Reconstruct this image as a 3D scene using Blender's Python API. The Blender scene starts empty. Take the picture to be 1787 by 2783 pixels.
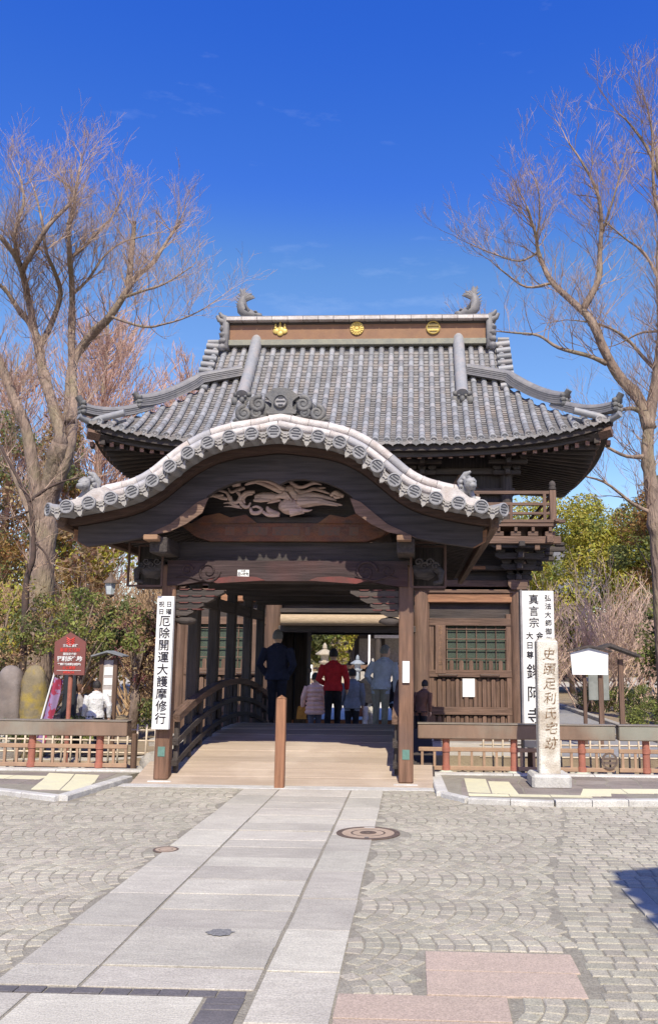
import bpy, bmesh, math, random
import numpy as np
from mathutils import Vector, Matrix, kdtree
from mathutils import noise as mnoise
R = random.Random(7)
rad = math.radians
PI = math.pi
sc = bpy.context.scene
COL = sc.collection

# ---------------------------------------------------------------- camera
F_PX, PX0, PY0, IW, IH = 2400.0, 1020.0, 1391.5, 1787.0, 2783.0
yaw = math.atan((1130 - PX0) / F_PX); pitch = math.atan((1781 - PY0) / F_PX); roll = rad(0.45)
fwd = Vector((-math.sin(yaw) * math.cos(pitch), math.cos(yaw) * math.cos(pitch), math.sin(pitch)))
r0 = Vector((math.cos(yaw), math.sin(yaw), 0)); u0 = r0.cross(fwd)
rgt = r0 * math.cos(roll) + u0 * math.sin(roll); upv = u0 * math.cos(roll) - r0 * math.sin(roll)
cam = bpy.data.cameras.new('camera'); camo = bpy.data.objects.new('camera', cam); COL.objects.link(camo)
cam.sensor_fit = 'VERTICAL'; cam.sensor_height = 24; cam.lens = 24 * F_PX / IH
cam.shift_x = -(PX0 - IW / 2) / IH
cam.clip_start = 0.05; cam.clip_end = 3000
camo.matrix_world = Matrix(((rgt.x, upv.x, -fwd.x, 0), (rgt.y, upv.y, -fwd.y, 0), (rgt.z, upv.z, -fwd.z, 1.6), (0, 0, 0, 1)))
sc.camera = camo

# ---------------------------------------------------------------- light
SUN_EL, SUN_AZ = 48.5, 8.0            # height; degrees to the right of straight behind the camera
w = bpy.data.worlds.new('World'); sc.world = w; w.use_nodes = True
nt = w.node_tree; nt.nodes.clear()
sky = nt.nodes.new('ShaderNodeTexSky'); sky.sky_type = 'NISHITA'; sky.sun_disc = False
sky.sun_elevation = rad(SUN_EL); sky.sun_rotation = rad(180 - SUN_AZ)
sky.altitude = 100; sky.air_density = 1.0; sky.dust_density = 0.5; sky.ozone_density = 4.0
hs = nt.nodes.new('ShaderNodeHueSaturation'); hs.inputs['Saturation'].default_value = 1.34; hs.inputs['Value'].default_value = 1.0
hs.inputs['Hue'].default_value = 0.507
bg = nt.nodes.new('ShaderNodeBackground'); bg.inputs['Strength'].default_value = 0.13
ow = nt.nodes.new('ShaderNodeOutputWorld')
# a few thin wisps of cloud low in the sky
tc = nt.nodes.new('ShaderNodeTexCoord'); mp = nt.nodes.new('ShaderNodeMapping'); mp.inputs['Scale'].default_value = (2.2, 2.2, 9)
cn = nt.nodes.new('ShaderNodeTexNoise'); cn.inputs['Scale'].default_value = 1.7; cn.inputs['Detail'].default_value = 7; cn.inputs['Roughness'].default_value = .62
cr = nt.nodes.new('ShaderNodeMapRange'); cr.inputs['From Min'].default_value = .62; cr.inputs['From Max'].default_value = .85; cr.inputs['To Max'].default_value = .16
mx = nt.nodes.new('ShaderNodeMixRGB'); mx.inputs[2].default_value = (6.5, 7.0, 7.8, 1)
nt.links.new(tc.outputs['Generated'], mp.inputs['Vector']); nt.links.new(mp.outputs[0], cn.inputs['Vector']); nt.links.new(cn.outputs['Fac'], cr.inputs['Value'])
nt.links.new(sky.outputs[0], hs.inputs['Color']); nt.links.new(cr.outputs[0], mx.inputs[0])
sp = nt.nodes.new('ShaderNodeSeparateXYZ'); nt.links.new(tc.outputs['Generated'], sp.inputs[0])
gr = nt.nodes.new('ShaderNodeValToRGB'); gr.color_ramp.interpolation = 'EASE'; e = gr.color_ramp.elements
e[0].position = .0; e[0].color = (.42, .37, .33, 1); e[1].position = .95; e[1].color = (.34, .30, .36, 1)
for p_, c_ in ((.20, (.62, .40, .32, 1)), (.40, (.88, .415, .335, 1)), (.50, (.56, .315, .40, 1)), (.64, (.47, .285, .43, 1))):
    q_ = e.new(p_); q_.color = c_
gm = nt.nodes.new('ShaderNodeVectorMath'); gm.operation = 'MULTIPLY'; gs = nt.nodes.new('ShaderNodeVectorMath'); gs.operation = 'SCALE'; gs.inputs['Scale'].default_value = 3.1
nt.links.new(sp.outputs['Z'], gr.inputs[0]); nt.links.new(hs.outputs[0], gm.inputs[0]); nt.links.new(gr.outputs[0], gm.inputs[1]); nt.links.new(gm.outputs[0], gs.inputs[0])
nt.links.new(gs.outputs[0], mx.inputs[1])
nt.links.new(mx.outputs[0], bg.inputs['Color']); nt.links.new(bg.outputs[0], ow.inputs['Surface'])
sun = bpy.data.lights.new('sun', 'SUN'); suno = bpy.data.objects.new('sun', sun); COL.objects.link(suno)
sun.energy = 4.0; sun.angle = rad(0.5); sun.color = (1.0, .945, .76)
sd = Vector((math.sin(rad(SUN_AZ)) * math.cos(rad(SUN_EL)), -math.cos(rad(SUN_AZ)) * math.cos(rad(SUN_EL)), math.sin(rad(SUN_EL))))
suno.rotation_euler = sd.to_track_quat('Z', 'Y').to_euler(); suno.location = (5, -20, 30)
sc.view_settings.view_transform = 'Standard'; sc.view_settings.look = 'None'
sc.view_settings.exposure = 0.55; sc.view_settings.gamma = 1.0; sc.view_settings.use_curve_mapping = False

# ---------------------------------------------------------------- materials
MATS = {}
def mat(name, c1, c2=None, scale=6.0, stretch=(1, 1, 1), rough=.75, bump=.25, bscale=None, island=0.0, metal=0.0, big=.0, big_c=None, big_scale=.7, spec=.3, trans=0.0, detail=6, hue=0.0, fine=0.0, lo=.35, hi=.65, bdist=.02):
    """two-tone noise in world space, a larger patchy wear colour, a random tint per piece, fine relief"""
    if name in MATS: return MATS[name]
    c2 = c2 or tuple(min(1, v * .72) for v in c1)
    m = bpy.data.materials.new(name); m.use_nodes = True; n = m.node_tree.nodes; L = m.node_tree.links
    b = n['Principled BSDF']; b.inputs['Roughness'].default_value = rough; b.inputs['Metallic'].default_value = metal
    b.inputs['Specular IOR Level'].default_value = spec
    g = n.new('ShaderNodeNewGeometry'); mpn = n.new('ShaderNodeMapping'); mpn.inputs['Scale'].default_value = stretch
    oi = n.new('ShaderNodeObjectInfo')
    rnd = n.new('ShaderNodeMath'); rnd.operation = 'ADD'; L.new(g.outputs['Random Per Island'], rnd.inputs[0]); L.new(oi.outputs['Random'], rnd.inputs[1])
    fr = n.new('ShaderNodeMath'); fr.operation = 'FRACT'; L.new(rnd.outputs[0], fr.inputs[0])
    L.new(g.outputs['Position'], mpn.inputs['Vector'])
    t = n.new('ShaderNodeTexNoise'); t.inputs['Scale'].default_value = scale; t.inputs['Detail'].default_value = detail; t.inputs['Roughness'].default_value = .6
    L.new(mpn.outputs[0], t.inputs['Vector'])
    mr = n.new('ShaderNodeMapRange'); mr.inputs['From Min'].default_value = lo; mr.inputs['From Max'].default_value = hi; L.new(t.outputs['Fac'], mr.inputs['Value'])
    mix = n.new('ShaderNodeMixRGB'); mix.inputs[1].default_value = (*c1, 1); mix.inputs[2].default_value = (*c2, 1); L.new(mr.outputs[0], mix.inputs[0])
    out = mix.outputs[0]
    if big > 0:
        t2 = n.new('ShaderNodeTexNoise'); t2.inputs['Scale'].default_value = big_scale; t2.inputs['Detail'].default_value = 5
        L.new(mpn.outputs[0] if big_scale > 3 else g.outputs['Position'], t2.inputs['Vector'])
        m2 = n.new('ShaderNodeMapRange'); m2.inputs['From Min'].default_value = .48; m2.inputs['From Max'].default_value = .68; m2.inputs['To Max'].default_value = big
        L.new(t2.outputs['Fac'], m2.inputs['Value'])
        mb = n.new('ShaderNodeMixRGB'); mb.inputs[2].default_value = (*(big_c or tuple(v * .55 for v in c1)), 1)
        L.new(m2.outputs[0], mb.inputs[0]); L.new(out, mb.inputs[1]); out = mb.outputs[0]
    if island > 0 or hue > 0:
        h = n.new('ShaderNodeHueSaturation')
        v = n.new('ShaderNodeMapRange'); v.inputs['To Min'].default_value = 1 - island; v.inputs['To Max'].default_value = 1 + island
        L.new(fr.outputs[0], v.inputs['Value']); L.new(v.outputs[0], h.inputs['Value'])
        if hue > 0:
            wn = n.new('ShaderNodeTexWhiteNoise'); wn.noise_dimensions = '1D'; L.new(rnd.outputs[0], wn.inputs['W'])
            v2 = n.new('ShaderNodeMapRange'); v2.inputs['To Min'].default_value = .5 - hue; v2.inputs['To Max'].default_value = .5 + hue
            L.new(wn.outputs['Value'], v2.inputs['Value']); L.new(v2.outputs[0], h.inputs['Hue'])
        L.new(out, h.inputs['Color']); out = h.outputs[0]
    if fine > 0:
        t3 = n.new('ShaderNodeTexNoise'); t3.inputs['Scale'].default_value = 120; t3.inputs['Detail'].default_value = 3
        L.new(g.outputs['Position'], t3.inputs['Vector'])
        m3 = n.new('ShaderNodeMapRange'); m3.inputs['From Min'].default_value = .3; m3.inputs['From Max'].default_value = .7
        m3.inputs['To Min'].default_value = 1 - fine; m3.inputs['To Max'].default_value = 1 + fine; L.new(t3.outputs['Fac'], m3.inputs['Value'])
        h3 = n.new('ShaderNodeHueSaturation'); L.new(m3.outputs[0], h3.inputs['Value']); L.new(out, h3.inputs['Color']); out = h3.outputs[0]
    L.new(out, b.inputs['Base Color'])
    if bump > 0:
        bt = n.new('ShaderNodeTexNoise'); bt.inputs['Scale'].default_value = bscale or scale * 4; bt.inputs['Detail'].default_value = 4
        L.new(mpn.outputs[0], bt.inputs['Vector'])
        bp = n.new('ShaderNodeBump'); bp.inputs['Strength'].default_value = bump; bp.inputs['Distance'].default_value = bdist
        L.new(bt.outputs['Fac'], bp.inputs['Height']); L.new(bp.outputs[0], b.inputs['Normal'])
    if trans > 0:
        tr = n.new('ShaderNodeBsdfTranslucent'); L.new(out, tr.inputs['Color']); ms = n.new('ShaderNodeMixShader'); ms.inputs[0].default_value = trans
        L.new(b.outputs[0], ms.inputs[1]); L.new(tr.outputs[0], ms.inputs[2]); L.new(ms.outputs[0], n['Material Output'].inputs['Surface'])
    MATS[name] = m
    return m
def wood(name, c, axis='z', **k):
    s = {'x': (.06, 1, 1), 'y': (1, .06, 1), 'z': (1, 1, .06)}[axis]
    kw = dict(scale=26, stretch=s, rough=.74, bump=.5, bscale=50, island=.16, big=.55, big_scale=1.6)
    kw.update(k)
    return mat(name + '_' + axis, c, tuple(v * .5 for v in c), **kw)
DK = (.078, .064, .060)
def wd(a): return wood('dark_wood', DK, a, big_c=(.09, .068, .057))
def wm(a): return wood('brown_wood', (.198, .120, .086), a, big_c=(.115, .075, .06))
def wl(a): return wood('warm_wood', (.36, .18, .10), a, big_c=(.24, .115, .07))
def wf(a): return wood('bare_wood', (.36, .215, .135), a, big_c=(.25, .15, .10))
M_TILE = mat('roof_tile_clay', (.218, .222, .236), (.268, .265, .272), scale=9, rough=.5, bump=.15, island=.24, hue=.0, big=.45, big_c=(.34, .285, .26), big_scale=3.0, spec=.35, fine=.12)
M_TILED = mat('dark_tile_clay', (.10, .10, .105), (.16, .155, .15), scale=11, rough=.6, bump=.3, island=.12, big=.5, big_c=(.2, .18, .15), big_scale=4, fine=.15)
M_TILEP = mat('pan_tile_clay', (.24, .225, .22), (.17, .165, .165), scale=8, rough=.6, bump=.2, island=.22, big=.5, big_c=(.30, .24, .2), big_scale=2, fine=.15)
M_TILEW = mat('limewashed_tile', (.60, .55, .52), (.46, .42, .40), scale=14, rough=.7, bump=.3, island=.12, big=.7, big_c=(.40, .33, .29), big_scale=5, fine=.12)
M_TILEG = mat('grey_verge_tile', (.33, .32, .33), (.42, .40, .40), scale=10, rough=.6, bump=.2, island=.14, big=.4, big_c=(.24, .23, .24), big_scale=3, fine=.1)
M_RIDGE = mat('ridge_stack_tile', (.20, .19, .195), (.155, .15, .155), scale=10, rough=.55, bump=.2, island=.1, big=.5, big_c=(.27, .25, .235), big_scale=3, fine=.12)
M_MON = mat('crest_dark', (.095, .095, .105), bump=0)  # one dark tone for the crest bars and the key slot
M_GOLD = mat('gilt', (.68, .50, .15), (.56, .40, .11), scale=20, rough=.38, metal=.35, bump=.15, spec=.5)
M_BAND = mat('ridge_band_copper', (.27, .145, .08), (.22, .12, .07), scale=3, rough=.6, bump=.15, big=.5, big_c=(.2, .10, .07), big_scale=2)
M_STONE = mat('grey_stone', (.42, .38, .34), (.31, .285, .26), scale=7, rough=.85, bump=.5, island=.12, big=.5, big_c=(.28, .25, .22), big_scale=2, fine=.2)
M_WHITE = mat('white_board_paint', (.80, .79, .78), (.74, .73, .73), scale=3, rough=.55, bump=.05, island=0)
M_PAPER = mat('white_paper', (.82, .81, .80), (.78, .77, .76), scale=5, rough=.7, bump=.03)
M_INK = mat('black_ink', (.018, .014, .02), bump=0, rough=.6)

# ---------------------------------------------------------------- mesh builder
class MB:
    def __init__(s): s.v = []; s.f = []; s.mi = []
    def add(s, vs, fs, mi=0):
        o = len(s.v); s.v.extend([tuple(p) for p in vs]); s.f.extend([tuple(i + o for i in f) for f in fs]); s.mi.extend([mi] * len(fs)); return s
    def merge(s, other, M=None):
        vs = other.v if M is None else [tuple(M @ Vector(p)) for p in other.v]
        o = len(s.v); s.v.extend(vs); s.f.extend([tuple(i + o for i in f) for f in other.f]); s.mi.extend(other.mi); return s
    def box(s, x0, x1, y0, y1, z0, z1, c=0.0, M=None, mi=0):
        cx, cy, cz = (x0 + x1) / 2, (y0 + y1) / 2, (z0 + z1) / 2; h = (abs(x1 - x0) / 2, abs(y1 - y0) / 2, abs(z1 - z0) / 2)
        if c <= 0:
            vs = [(cx + a * h[0], cy + b * h[1], cz + d * h[2]) for a in (-1, 1) for b in (-1, 1) for d in (-1, 1)]
            fs = [(0, 1, 3, 2), (4, 6, 7, 5), (0, 4, 5, 1), (2, 3, 7, 6), (0, 2, 6, 4), (1, 5, 7, 3)]
        else:
            c = min(c, min(h) * .45); vs = []; idx = {}
            for a in (-1, 1):
                for b in (-1, 1):
                    for d in (-1, 1):
                        for k in range(3):
                            q = [h[i] if i == k else h[i] - c for i in range(3)]
                            idx[(a, b, d, k)] = len(vs); vs.append((cx + a * q[0], cy + b * q[1], cz + d * q[2]))
            fs = []
            sg = [(-1, -1), (1, -1), (1, 1), (-1, 1)]
            def key(k, sk, p, q):
                t = [0, 0, 0]; t[k] = sk; i, j = [m for m in range(3) if m != k]; t[i] = p; t[j] = q; return tuple(t)
            for k in range(3):
                for sk in (-1, 1): fs.append(tuple(idx[(*key(k, sk, p, q), k)] for p, q in sg))
            for e in range(3):
                i, j = [m for m in range(3) if m != e]
                for a in (-1, 1):
                    for b in (-1, 1):
                        t0 = [0, 0, 0]; t0[i] = a; t0[j] = b; t1 = list(t0); t0[e] = -1; t1[e] = 1
                        fs.append((idx[(*t0, i)], idx[(*t1, i)], idx[(*t1, j)], idx[(*t0, j)]))
            for a in (-1, 1):
                for b in (-1, 1):
                    for d in (-1, 1): fs.append(tuple(idx[(a, b, d, k)] for k in range(3)))
        if M is not None: vs = [M @ Vector(p) for p in vs]
        return s.add(vs, fs, mi)
    def tube(s, pts, rs, n=6, cap=True, mi=0, flat=None):
        """tapered tube along a polyline; flat = (axis vector, factor) squashes the section along that axis"""
        pts = [Vector(p) for p in pts]; k = len(pts)
        if not isinstance(rs, (list, tuple)): rs = [rs] * k
        o = len(s.v); pu = None
        for i, p in enumerate(pts):
            t = (pts[min(i + 1, k - 1)] - pts[max(i - 1, 0)])
            if t.length < 1e-9: t = Vector((0, 0, 1))
            t.normalize()
            if pu is None:
                a = Vector((0, 0, 1)) if abs(t.z) < .9 else Vector((1, 0, 0)); pu = a.cross(t).normalized()
            pu = (pu - t * pu.dot(t))
            if pu.length < 1e-6: pu = t.orthogonal()
            pu.normalize(); pv = t.cross(pu)
            for j in range(n):
                a = 2 * PI * j / n; d = (pu * math.cos(a) + pv * math.sin(a)) * rs[i]
                if flat: ax = Vector(flat[0]); d = d - ax * d.dot(ax) * (1 - flat[1])
                s.v.append(tuple(p + d))
        for i in range(k - 1):
            for j in range(n):
                s.f.append((o + i * n + j, o + i * n + (j + 1) % n, o + (i + 1) * n + (j + 1) % n, o + (i + 1) * n + j)); s.mi.append(mi)
        if cap:
            s.f.append(tuple(o + j for j in reversed(range(n)))); s.mi.append(mi)
            s.f.append(tuple(o + (k - 1) * n + j for j in range(n))); s.mi.append(mi)
        return s
    def prism(s, poly, a0, a1, plane='xz', mi=0):
        """polygon extruded between a0 and a1 along the axis left out of plane"""
        def P(p, a): return {'xz': (p[0], a, p[1]), 'xy': (p[0], p[1], a), 'yz': (a, p[0], p[1])}[plane]
        n = len(poly); vs = [P(p, a0) for p in poly] + [P(p, a1) for p in poly]
        fs = [tuple(reversed(range(n))), tuple(range(n, 2 * n))] + [(i, (i + 1) % n, n + (i + 1) % n, n + i) for i in range(n)]
        return s.add(vs, fs, mi)
    def band(s, top, bot, y0, y1, mi=0):
        """strip between two curves in xz (same count), extruded y0..y1"""
        n = len(top); vs = []
        for y in (y0, y1):
            vs += [(p[0], y, p[1]) for p in top] + [(p[0], y, p[1]) for p in bot]
        fs = []
        for i in range(n - 1):
            fs += [(i, n + i, n + i + 1, i + 1), (2 * n + i, 2 * n + i + 1, 3 * n + i + 1, 3 * n + i),
                   (i, i + 1, 2 * n + i + 1, 2 * n + i), (n + i, 3 * n + i, 3 * n + i + 1, n + i + 1)]
        fs += [(0, 2 * n, 3 * n, n), (n - 1, 2 * n - 1, 4 * n - 1, 3 * n - 1)]
        return s.add(vs, fs, mi)
    def lathe(s, prof, c=(0, 0, 0), n=16, sx=1, sy=1, mi=0, M=None, cap=True):
        k = len(prof); vs = []
        for r, z in prof:
            for j in range(n): vs.append((c[0] + r * sx * math.cos(2 * PI * j / n), c[1] + r * sy * math.sin(2 * PI * j / n), c[2] + z))
        fs = [(i * n + j, i * n + (j + 1) % n, (i + 1) * n + (j + 1) % n, (i + 1) * n + j) for i in range(k - 1) for j in range(n)]
        fs += [tuple(reversed(range(n))), tuple((k - 1) * n + j for j in range(n))] if cap else [((k - 1) * n + j, (k - 1) * n + (j + 1) % n, (j + 1) % n, j) for j in range(n)]
        if M is not None: vs = [M @ Vector(p) for p in vs]
        return s.add(vs, fs, mi)
    def ell(s, c, r, n=12, m=8, rough=0.0, seed=0.0, mi=0, M=None, fq=2.0):
        vs = []; fs = []
        for i in range(m + 1):
            th = PI * i / m
            for j in range(n):
                d = Vector((math.sin(th) * math.cos(2 * PI * j / n), math.sin(th) * math.sin(2 * PI * j / n), math.cos(th)))
                k = 1 + (rough * mnoise.noise(d * fq + Vector((seed, seed * 1.7, -seed))) if rough else 0)
                vs.append((c[0] + d.x * r[0] * k, c[1] + d.y * r[1] * k, c[2] + d.z * r[2] * k))
        for i in range(m):
            for j in range(n): fs.append((i * n + j, (i + 1) * n + j, (i + 1) * n + (j + 1) % n, i * n + (j + 1) % n))
        if M is not None: vs = [M @ Vector(p) for p in vs]
        return s.add(vs, fs, mi)
    def grid(s, fn, nu, nv, mi=0):
        vs = [fn(i / nu, j / nv) for i in range(nu + 1) for j in range(nv + 1)]
        fs = [(i * (nv + 1) + j, (i + 1) * (nv + 1) + j, (i + 1) * (nv + 1) + j + 1, i * (nv + 1) + j + 1) for i in range(nu) for j in range(nv)]
        return s.add(vs, fs, mi)
    def sweep(s, path, sect, mi=0, up=Vector((0, 0, 1)), closed=True):
        """section [(side, up)] swept along a 3-D path"""
        path = [Vector(p) for p in path]; k = len(path); n = len(sect); o = len(s.v)
        for i, p in enumerate(path):
            t = (path[min(i + 1, k - 1)] - path[max(i - 1, 0)]).normalized(); side = t.cross(up).normalized(); u2 = side.cross(t)
            for a, b in sect: s.v.append(tuple(p + side * a + u2 * b))
        m = n if closed else n - 1
        for i in range(k - 1):
            for j in range(m): s.f.append((o + i * n + j, o + i * n + (j + 1) % n, o + (i + 1) * n + (j + 1) % n, o + (i + 1) * n + j)); s.mi.append(mi)
        if closed:
            s.f.append(tuple(o + j for j in reversed(range(n)))); s.f.append(tuple(o + (k - 1) * n + j for j in range(n))); s.mi += [mi, mi]
        return s
    def mesh(s, name, mats, smooth=False, angle=None):
        me = bpy.data.meshes.new(name); me.from_pydata(s.v, [], s.f)
        if not isinstance(mats, (list, tuple)): mats = [mats]
        for m in mats: me.materials.append(m)
        if len(mats) > 1: me.polygons.foreach_set('material_index', s.mi)
        if angle is None: me.polygons.foreach_set('use_smooth', [smooth] * len(me.polygons))
        bm = bmesh.new(); bm.from_mesh(me); bmesh.ops.recalc_face_normals(bm, faces=bm.faces); 
        if angle is not None:
            for f in bm.faces: f.smooth = True
            for e in bm.edges:
                if len(e.link_faces) == 2 and e.calc_face_angle(0) > angle: e.smooth = False
        bm.to_mesh(me); bm.free(); me.update()
        return me
def link(name, me, parent=None, M=None):
    o = bpy.data.objects.new(name, me); COL.objects.link(o)
    if parent is not None: o.parent = parent
    if M is not None: o.matrix_local = M
    return o
def obj(name, mb, mats, parent=None, smooth=False, angle=None):
    return link(name, mb.mesh(name, mats, smooth, angle), parent)
def tag(o, label=None, cat=None, group=None, kind=None):
    if label: o['label'] = label
    if cat: o['category'] = cat
    if group: o['group'] = group
    if kind: o['kind'] = kind
    return o
def thing(name, label, cat, group=None):
    """an empty at the scene's origin that holds the parts of one thing"""
    o = bpy.data.objects.new(name, None); COL.objects.link(o); o.empty_display_size = .2
    return tag(o, label, cat, group)
def text_mesh(txt, size, M, mat_, thick=.0, ext=.002, bold=0.0, slant=0.0, sx=1.0):
    """lettering as geometry: centred on the origin of M, facing local +Z"""
    c = bpy.data.curves.new('lettering', 'FONT'); c.body = txt; c.size = size; c.align_x = 'CENTER'; c.align_y = 'CENTER'
    c.extrude = ext; c.offset = bold; c.shear = slant; c.resolution_u = 3; c.space_character = sx
    o = bpy.data.objects.new('lettering', c); COL.objects.link(o)
    bpy.context.view_layer.update()
    me = bpy.data.meshes.new_from_object(o.evaluated_get(bpy.context.evaluated_depsgraph_get()))
    bpy.data.objects.remove(o); bpy.data.curves.remove(c)
    me.materials.clear(); me.materials.append(mat_); me.transform(M)
    return me
FACE = Matrix(((1, 0, 0, 0), (0, 0, -1, 0), (0, 1, 0, 0), (0, 0, 0, 1)))   # text plane stood up to face -Y
def write(parent, txt, x, y, z, size, m=None, bold=0.0, slant=0.0, name='lettering', W=1.0, H=1.0, ext=.002):
    M = Matrix.Translation((x, y, z)) @ FACE @ Matrix.Diagonal((W, H, 1, 1))
    me = text_mesh(txt, size, M, m or M_INK, bold=bold, slant=slant, ext=ext); return link(name, me, parent)
def write_down(parent, txt, x, y, z0, z1, size, m=None, bold=0.0, lean=0.0, W=1.0, jitter=0.0):
    n = len(txt)
    for i, ch in enumerate(txt):
        f = (i + .5) / n; write(parent, ch, x + lean * f + R.uniform(-jitter, jitter), y, z0 + (z1 - z0) * f, size, m, bold, name='written_character', W=W)
def ss(a, b, x):
    t = max(0, min(1, (x - a) / (b - a))); return t * t * (3 - 2 * t)
# ================================================================ GROUND AND PAVING
XG = -1.66                                # axis of the bridge and the gate
M_BED = mat('sandy_bedding', (.29, .262, .215), (.225, .20, .165), scale=14, rough=.95, bump=.4, big=.5, big_c=(.33, .30, .25), big_scale=1.5, fine=.25)
M_COB = mat('granite_cobble', (.385, .348, .283), (.33, .298, .245), scale=10, rough=.82, bump=.4, bscale=70, island=.15, hue=.012, big=.75, big_c=(.45, .405, .33), big_scale=.55, fine=.3)
M_SLAB = mat('granite_slab', (.50, .46, .395), (.425, .388, .335), scale=9, stretch=(.5, 1.6, 1), rough=.78, bump=.3, bscale=60, island=.14, hue=.008, big=.8, big_c=(.385, .35, .305), big_scale=1.6, fine=.24)
M_PINK = mat('pink_granite_slab', (.475, .365, .30), (.42, .325, .27), scale=9, rough=.75, bump=.2, bscale=80, island=.05, big=.4, big_c=(.40, .315, .255), big_scale=1.7, fine=.24)
M_DARKT = mat('dark_granite_tile', (.15, .135, .14), (.12, .11, .115), scale=14, rough=.7, bump=.2, island=.1, fine=.2)
M_YEL = mat('tactile_yellow', (.70, .65, .44), (.64, .60, .43), scale=8, rough=.7, bump=.15, island=.07, big=.4, big_c=(.62, .58, .44), big_scale=3, fine=.12)
M_CRAZY = mat('crazy_paving', (.27, .225, .20), (.21, .175, .16), scale=6, rough=.8, bump=.4, island=.2, big=.4, big_c=(.3, .27, .24), big_scale=1.5, fine=.2)
M_KERB = mat('kerb_granite', (.56, .54, .51), (.46, .44, .42), scale=9, rough=.8, bump=.35, island=.08, big=.5, big_c=(.36, .33, .3), big_scale=2.5, fine=.25)
M_SOIL = mat('bare_soil', (.30, .225, .15), (.22, .165, .11), scale=3, rough=.95, bump=.5, bscale=30, big=.5, big_c=(.36, .30, .21), big_scale=.5, fine=.2)
M_GRAV = mat('pale_gravel_ground', (.50, .45, .38), (.43, .385, .33), scale=5, rough=.95, bump=.3, bscale=80, big=.4, big_c=(.38, .33, .26), big_scale=.4, fine=.25)
M_ASPH = mat('grey_path_paving', (.30, .29, .285), (.25, .24, .24), scale=6, rough=.9, bump=.3, bscale=90, fine=.2)

road = obj('plaza_ground', MB().add([(-300, -80, -.016), (300, -80, -.016), (300, 12.9, -.016), (-300, 12.9, -.016)], [(0, 1, 2, 3)]), M_BED)
tag(road, kind='structure')

def gz(x, y):                              # the temple grounds lie a little lower than the road, lowest on the left
    return -.4 - .2 * ss(-4.4, -6.4, x) if x < -4.4 else -.4
mb = MB()
xs = [-600, -100, -40, -20, -12, -9, -7, -6.4, -6, -5.6, -5.2, -4.8, -4.4, 0, 20, 60, 600]; ys = [18.6, 22, 30, 45, 80, 200, 900]
vs = [(x, y, gz(x, y)) for x in xs for y in ys]; n = len(ys)
mb.add(vs, [(i * n + j, (i + 1) * n + j, (i + 1) * n + j + 1, i * n + j + 1) for i in range(len(xs) - 1) for j in range(n - 1)])
tg = obj('temple_ground', mb, M_GRAV); tag(tg, kind='structure')
soil = obj('garden_soil', MB().grid(lambda u, v: (-40 + 34.2 * u, 19.2 + 40 * v, gz(-40 + 34.2 * u, 0) + .02), 24, 12), M_SOIL); tag(soil, kind='structure')
soil2 = obj('garden_soil', MB().grid(lambda u, v: (5.9 + 30 * u, 21 + 40 * v, -.38), 4, 4), M_SOIL); tag(soil2, kind='structure')
pth = obj('garden_path', MB().grid(lambda u, v: (2.7 + 3.0 * u, 18.7 + 30 * v, -.392), 4, 8), M_ASPH); tag(pth, kind='structure')
for k in range(14):
    y0 = 19.4 + k * 1.25
    obj('kerb_stone', MB().box(5.7, 5.9, y0, y0 + 1.23, -.5, -.27, .015), M_STONE, pth)
# moat
M_WATER = mat('moat_water', (.05, .055, .04), (.04, .05, .035), scale=2, rough=.08, bump=.08, bscale=4, spec=.5)
wat = obj('moat_water', MB().add([(-300, 12.9, -1.25), (300, 12.9, -1.25), (300, 18.6, -1.25), (-300, 18.6, -1.25)], [(0, 1, 2, 3)]), M_WATER); tag(wat, kind='structure')
bank = MB()
bank.add([(-300, 12.9, -.014), (300, 12.9, -.014), (300, 13.5, -1.6), (-300, 13.5, -1.6)], [(0, 1, 2, 3)])
bank.add([(-300, 18.0, -1.6), (300, 18.0, -1.6), (300, 18.6, -.4), (-4.4, 18.6, -.4), (-6.4, 18.6, -.6), (-300, 18.6, -.6)], [(0, 1, 2, 3, 4, 5)])
bk = obj('moat_bank', bank, M_SOIL); tag(bk, kind='structure')

# ---- flagstone path
ER = [(-2.066, -1.634), (-1.626, -.772), (-.760, -.378)]
def slab(par, x0, x1, y0, y1, z, m, name='paving_slab', jit=.003, c=.0025):
    j = lambda: R.uniform(-jit, jit)
    a = MB(); t = z + R.uniform(-.0025, .0025); k = c
    P = [(x0 + j(), y0 + j()), (x1 + j(), y0 + j()), (x1 + j(), y1 + j()), (x0 + j(), y1 + j())]
    cx, cy = (x0 + x1) / 2, (y0 + y1) / 2
    I = [(p[0] - k * (1 if p[0] > cx else -1), p[1] - k * (1 if p[1] > cy else -1)) for p in P]
    tl = R.uniform(-.0015, .0015)
    a.add([(p[0], p[1], -.06) for p in P] + [(p[0], p[1], t - k * .8) for p in P] + [(p[0], p[1], t + (tl if i < 2 else -tl)) for i, p in enumerate(I)],
          [(8, 9, 10, 11)] + [(i, (i + 1) % 4, 4 + (i + 1) % 4, 4 + i) for i in range(4)] + [(4 + i, 4 + (i + 1) % 4, 8 + (i + 1) % 4, 8 + i) for i in range(4)])
    return obj(name, a, m, par)
path = obj('stone_path', MB().add([(-2.08, 4.5, -.0095), (-.36, 4.5, -.0095), (-.36, 10.98, -.0095), (-2.08, 10.98, -.0095)], [(0, 1, 2, 3)]), M_BED); tag(path, kind='structure')
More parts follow.
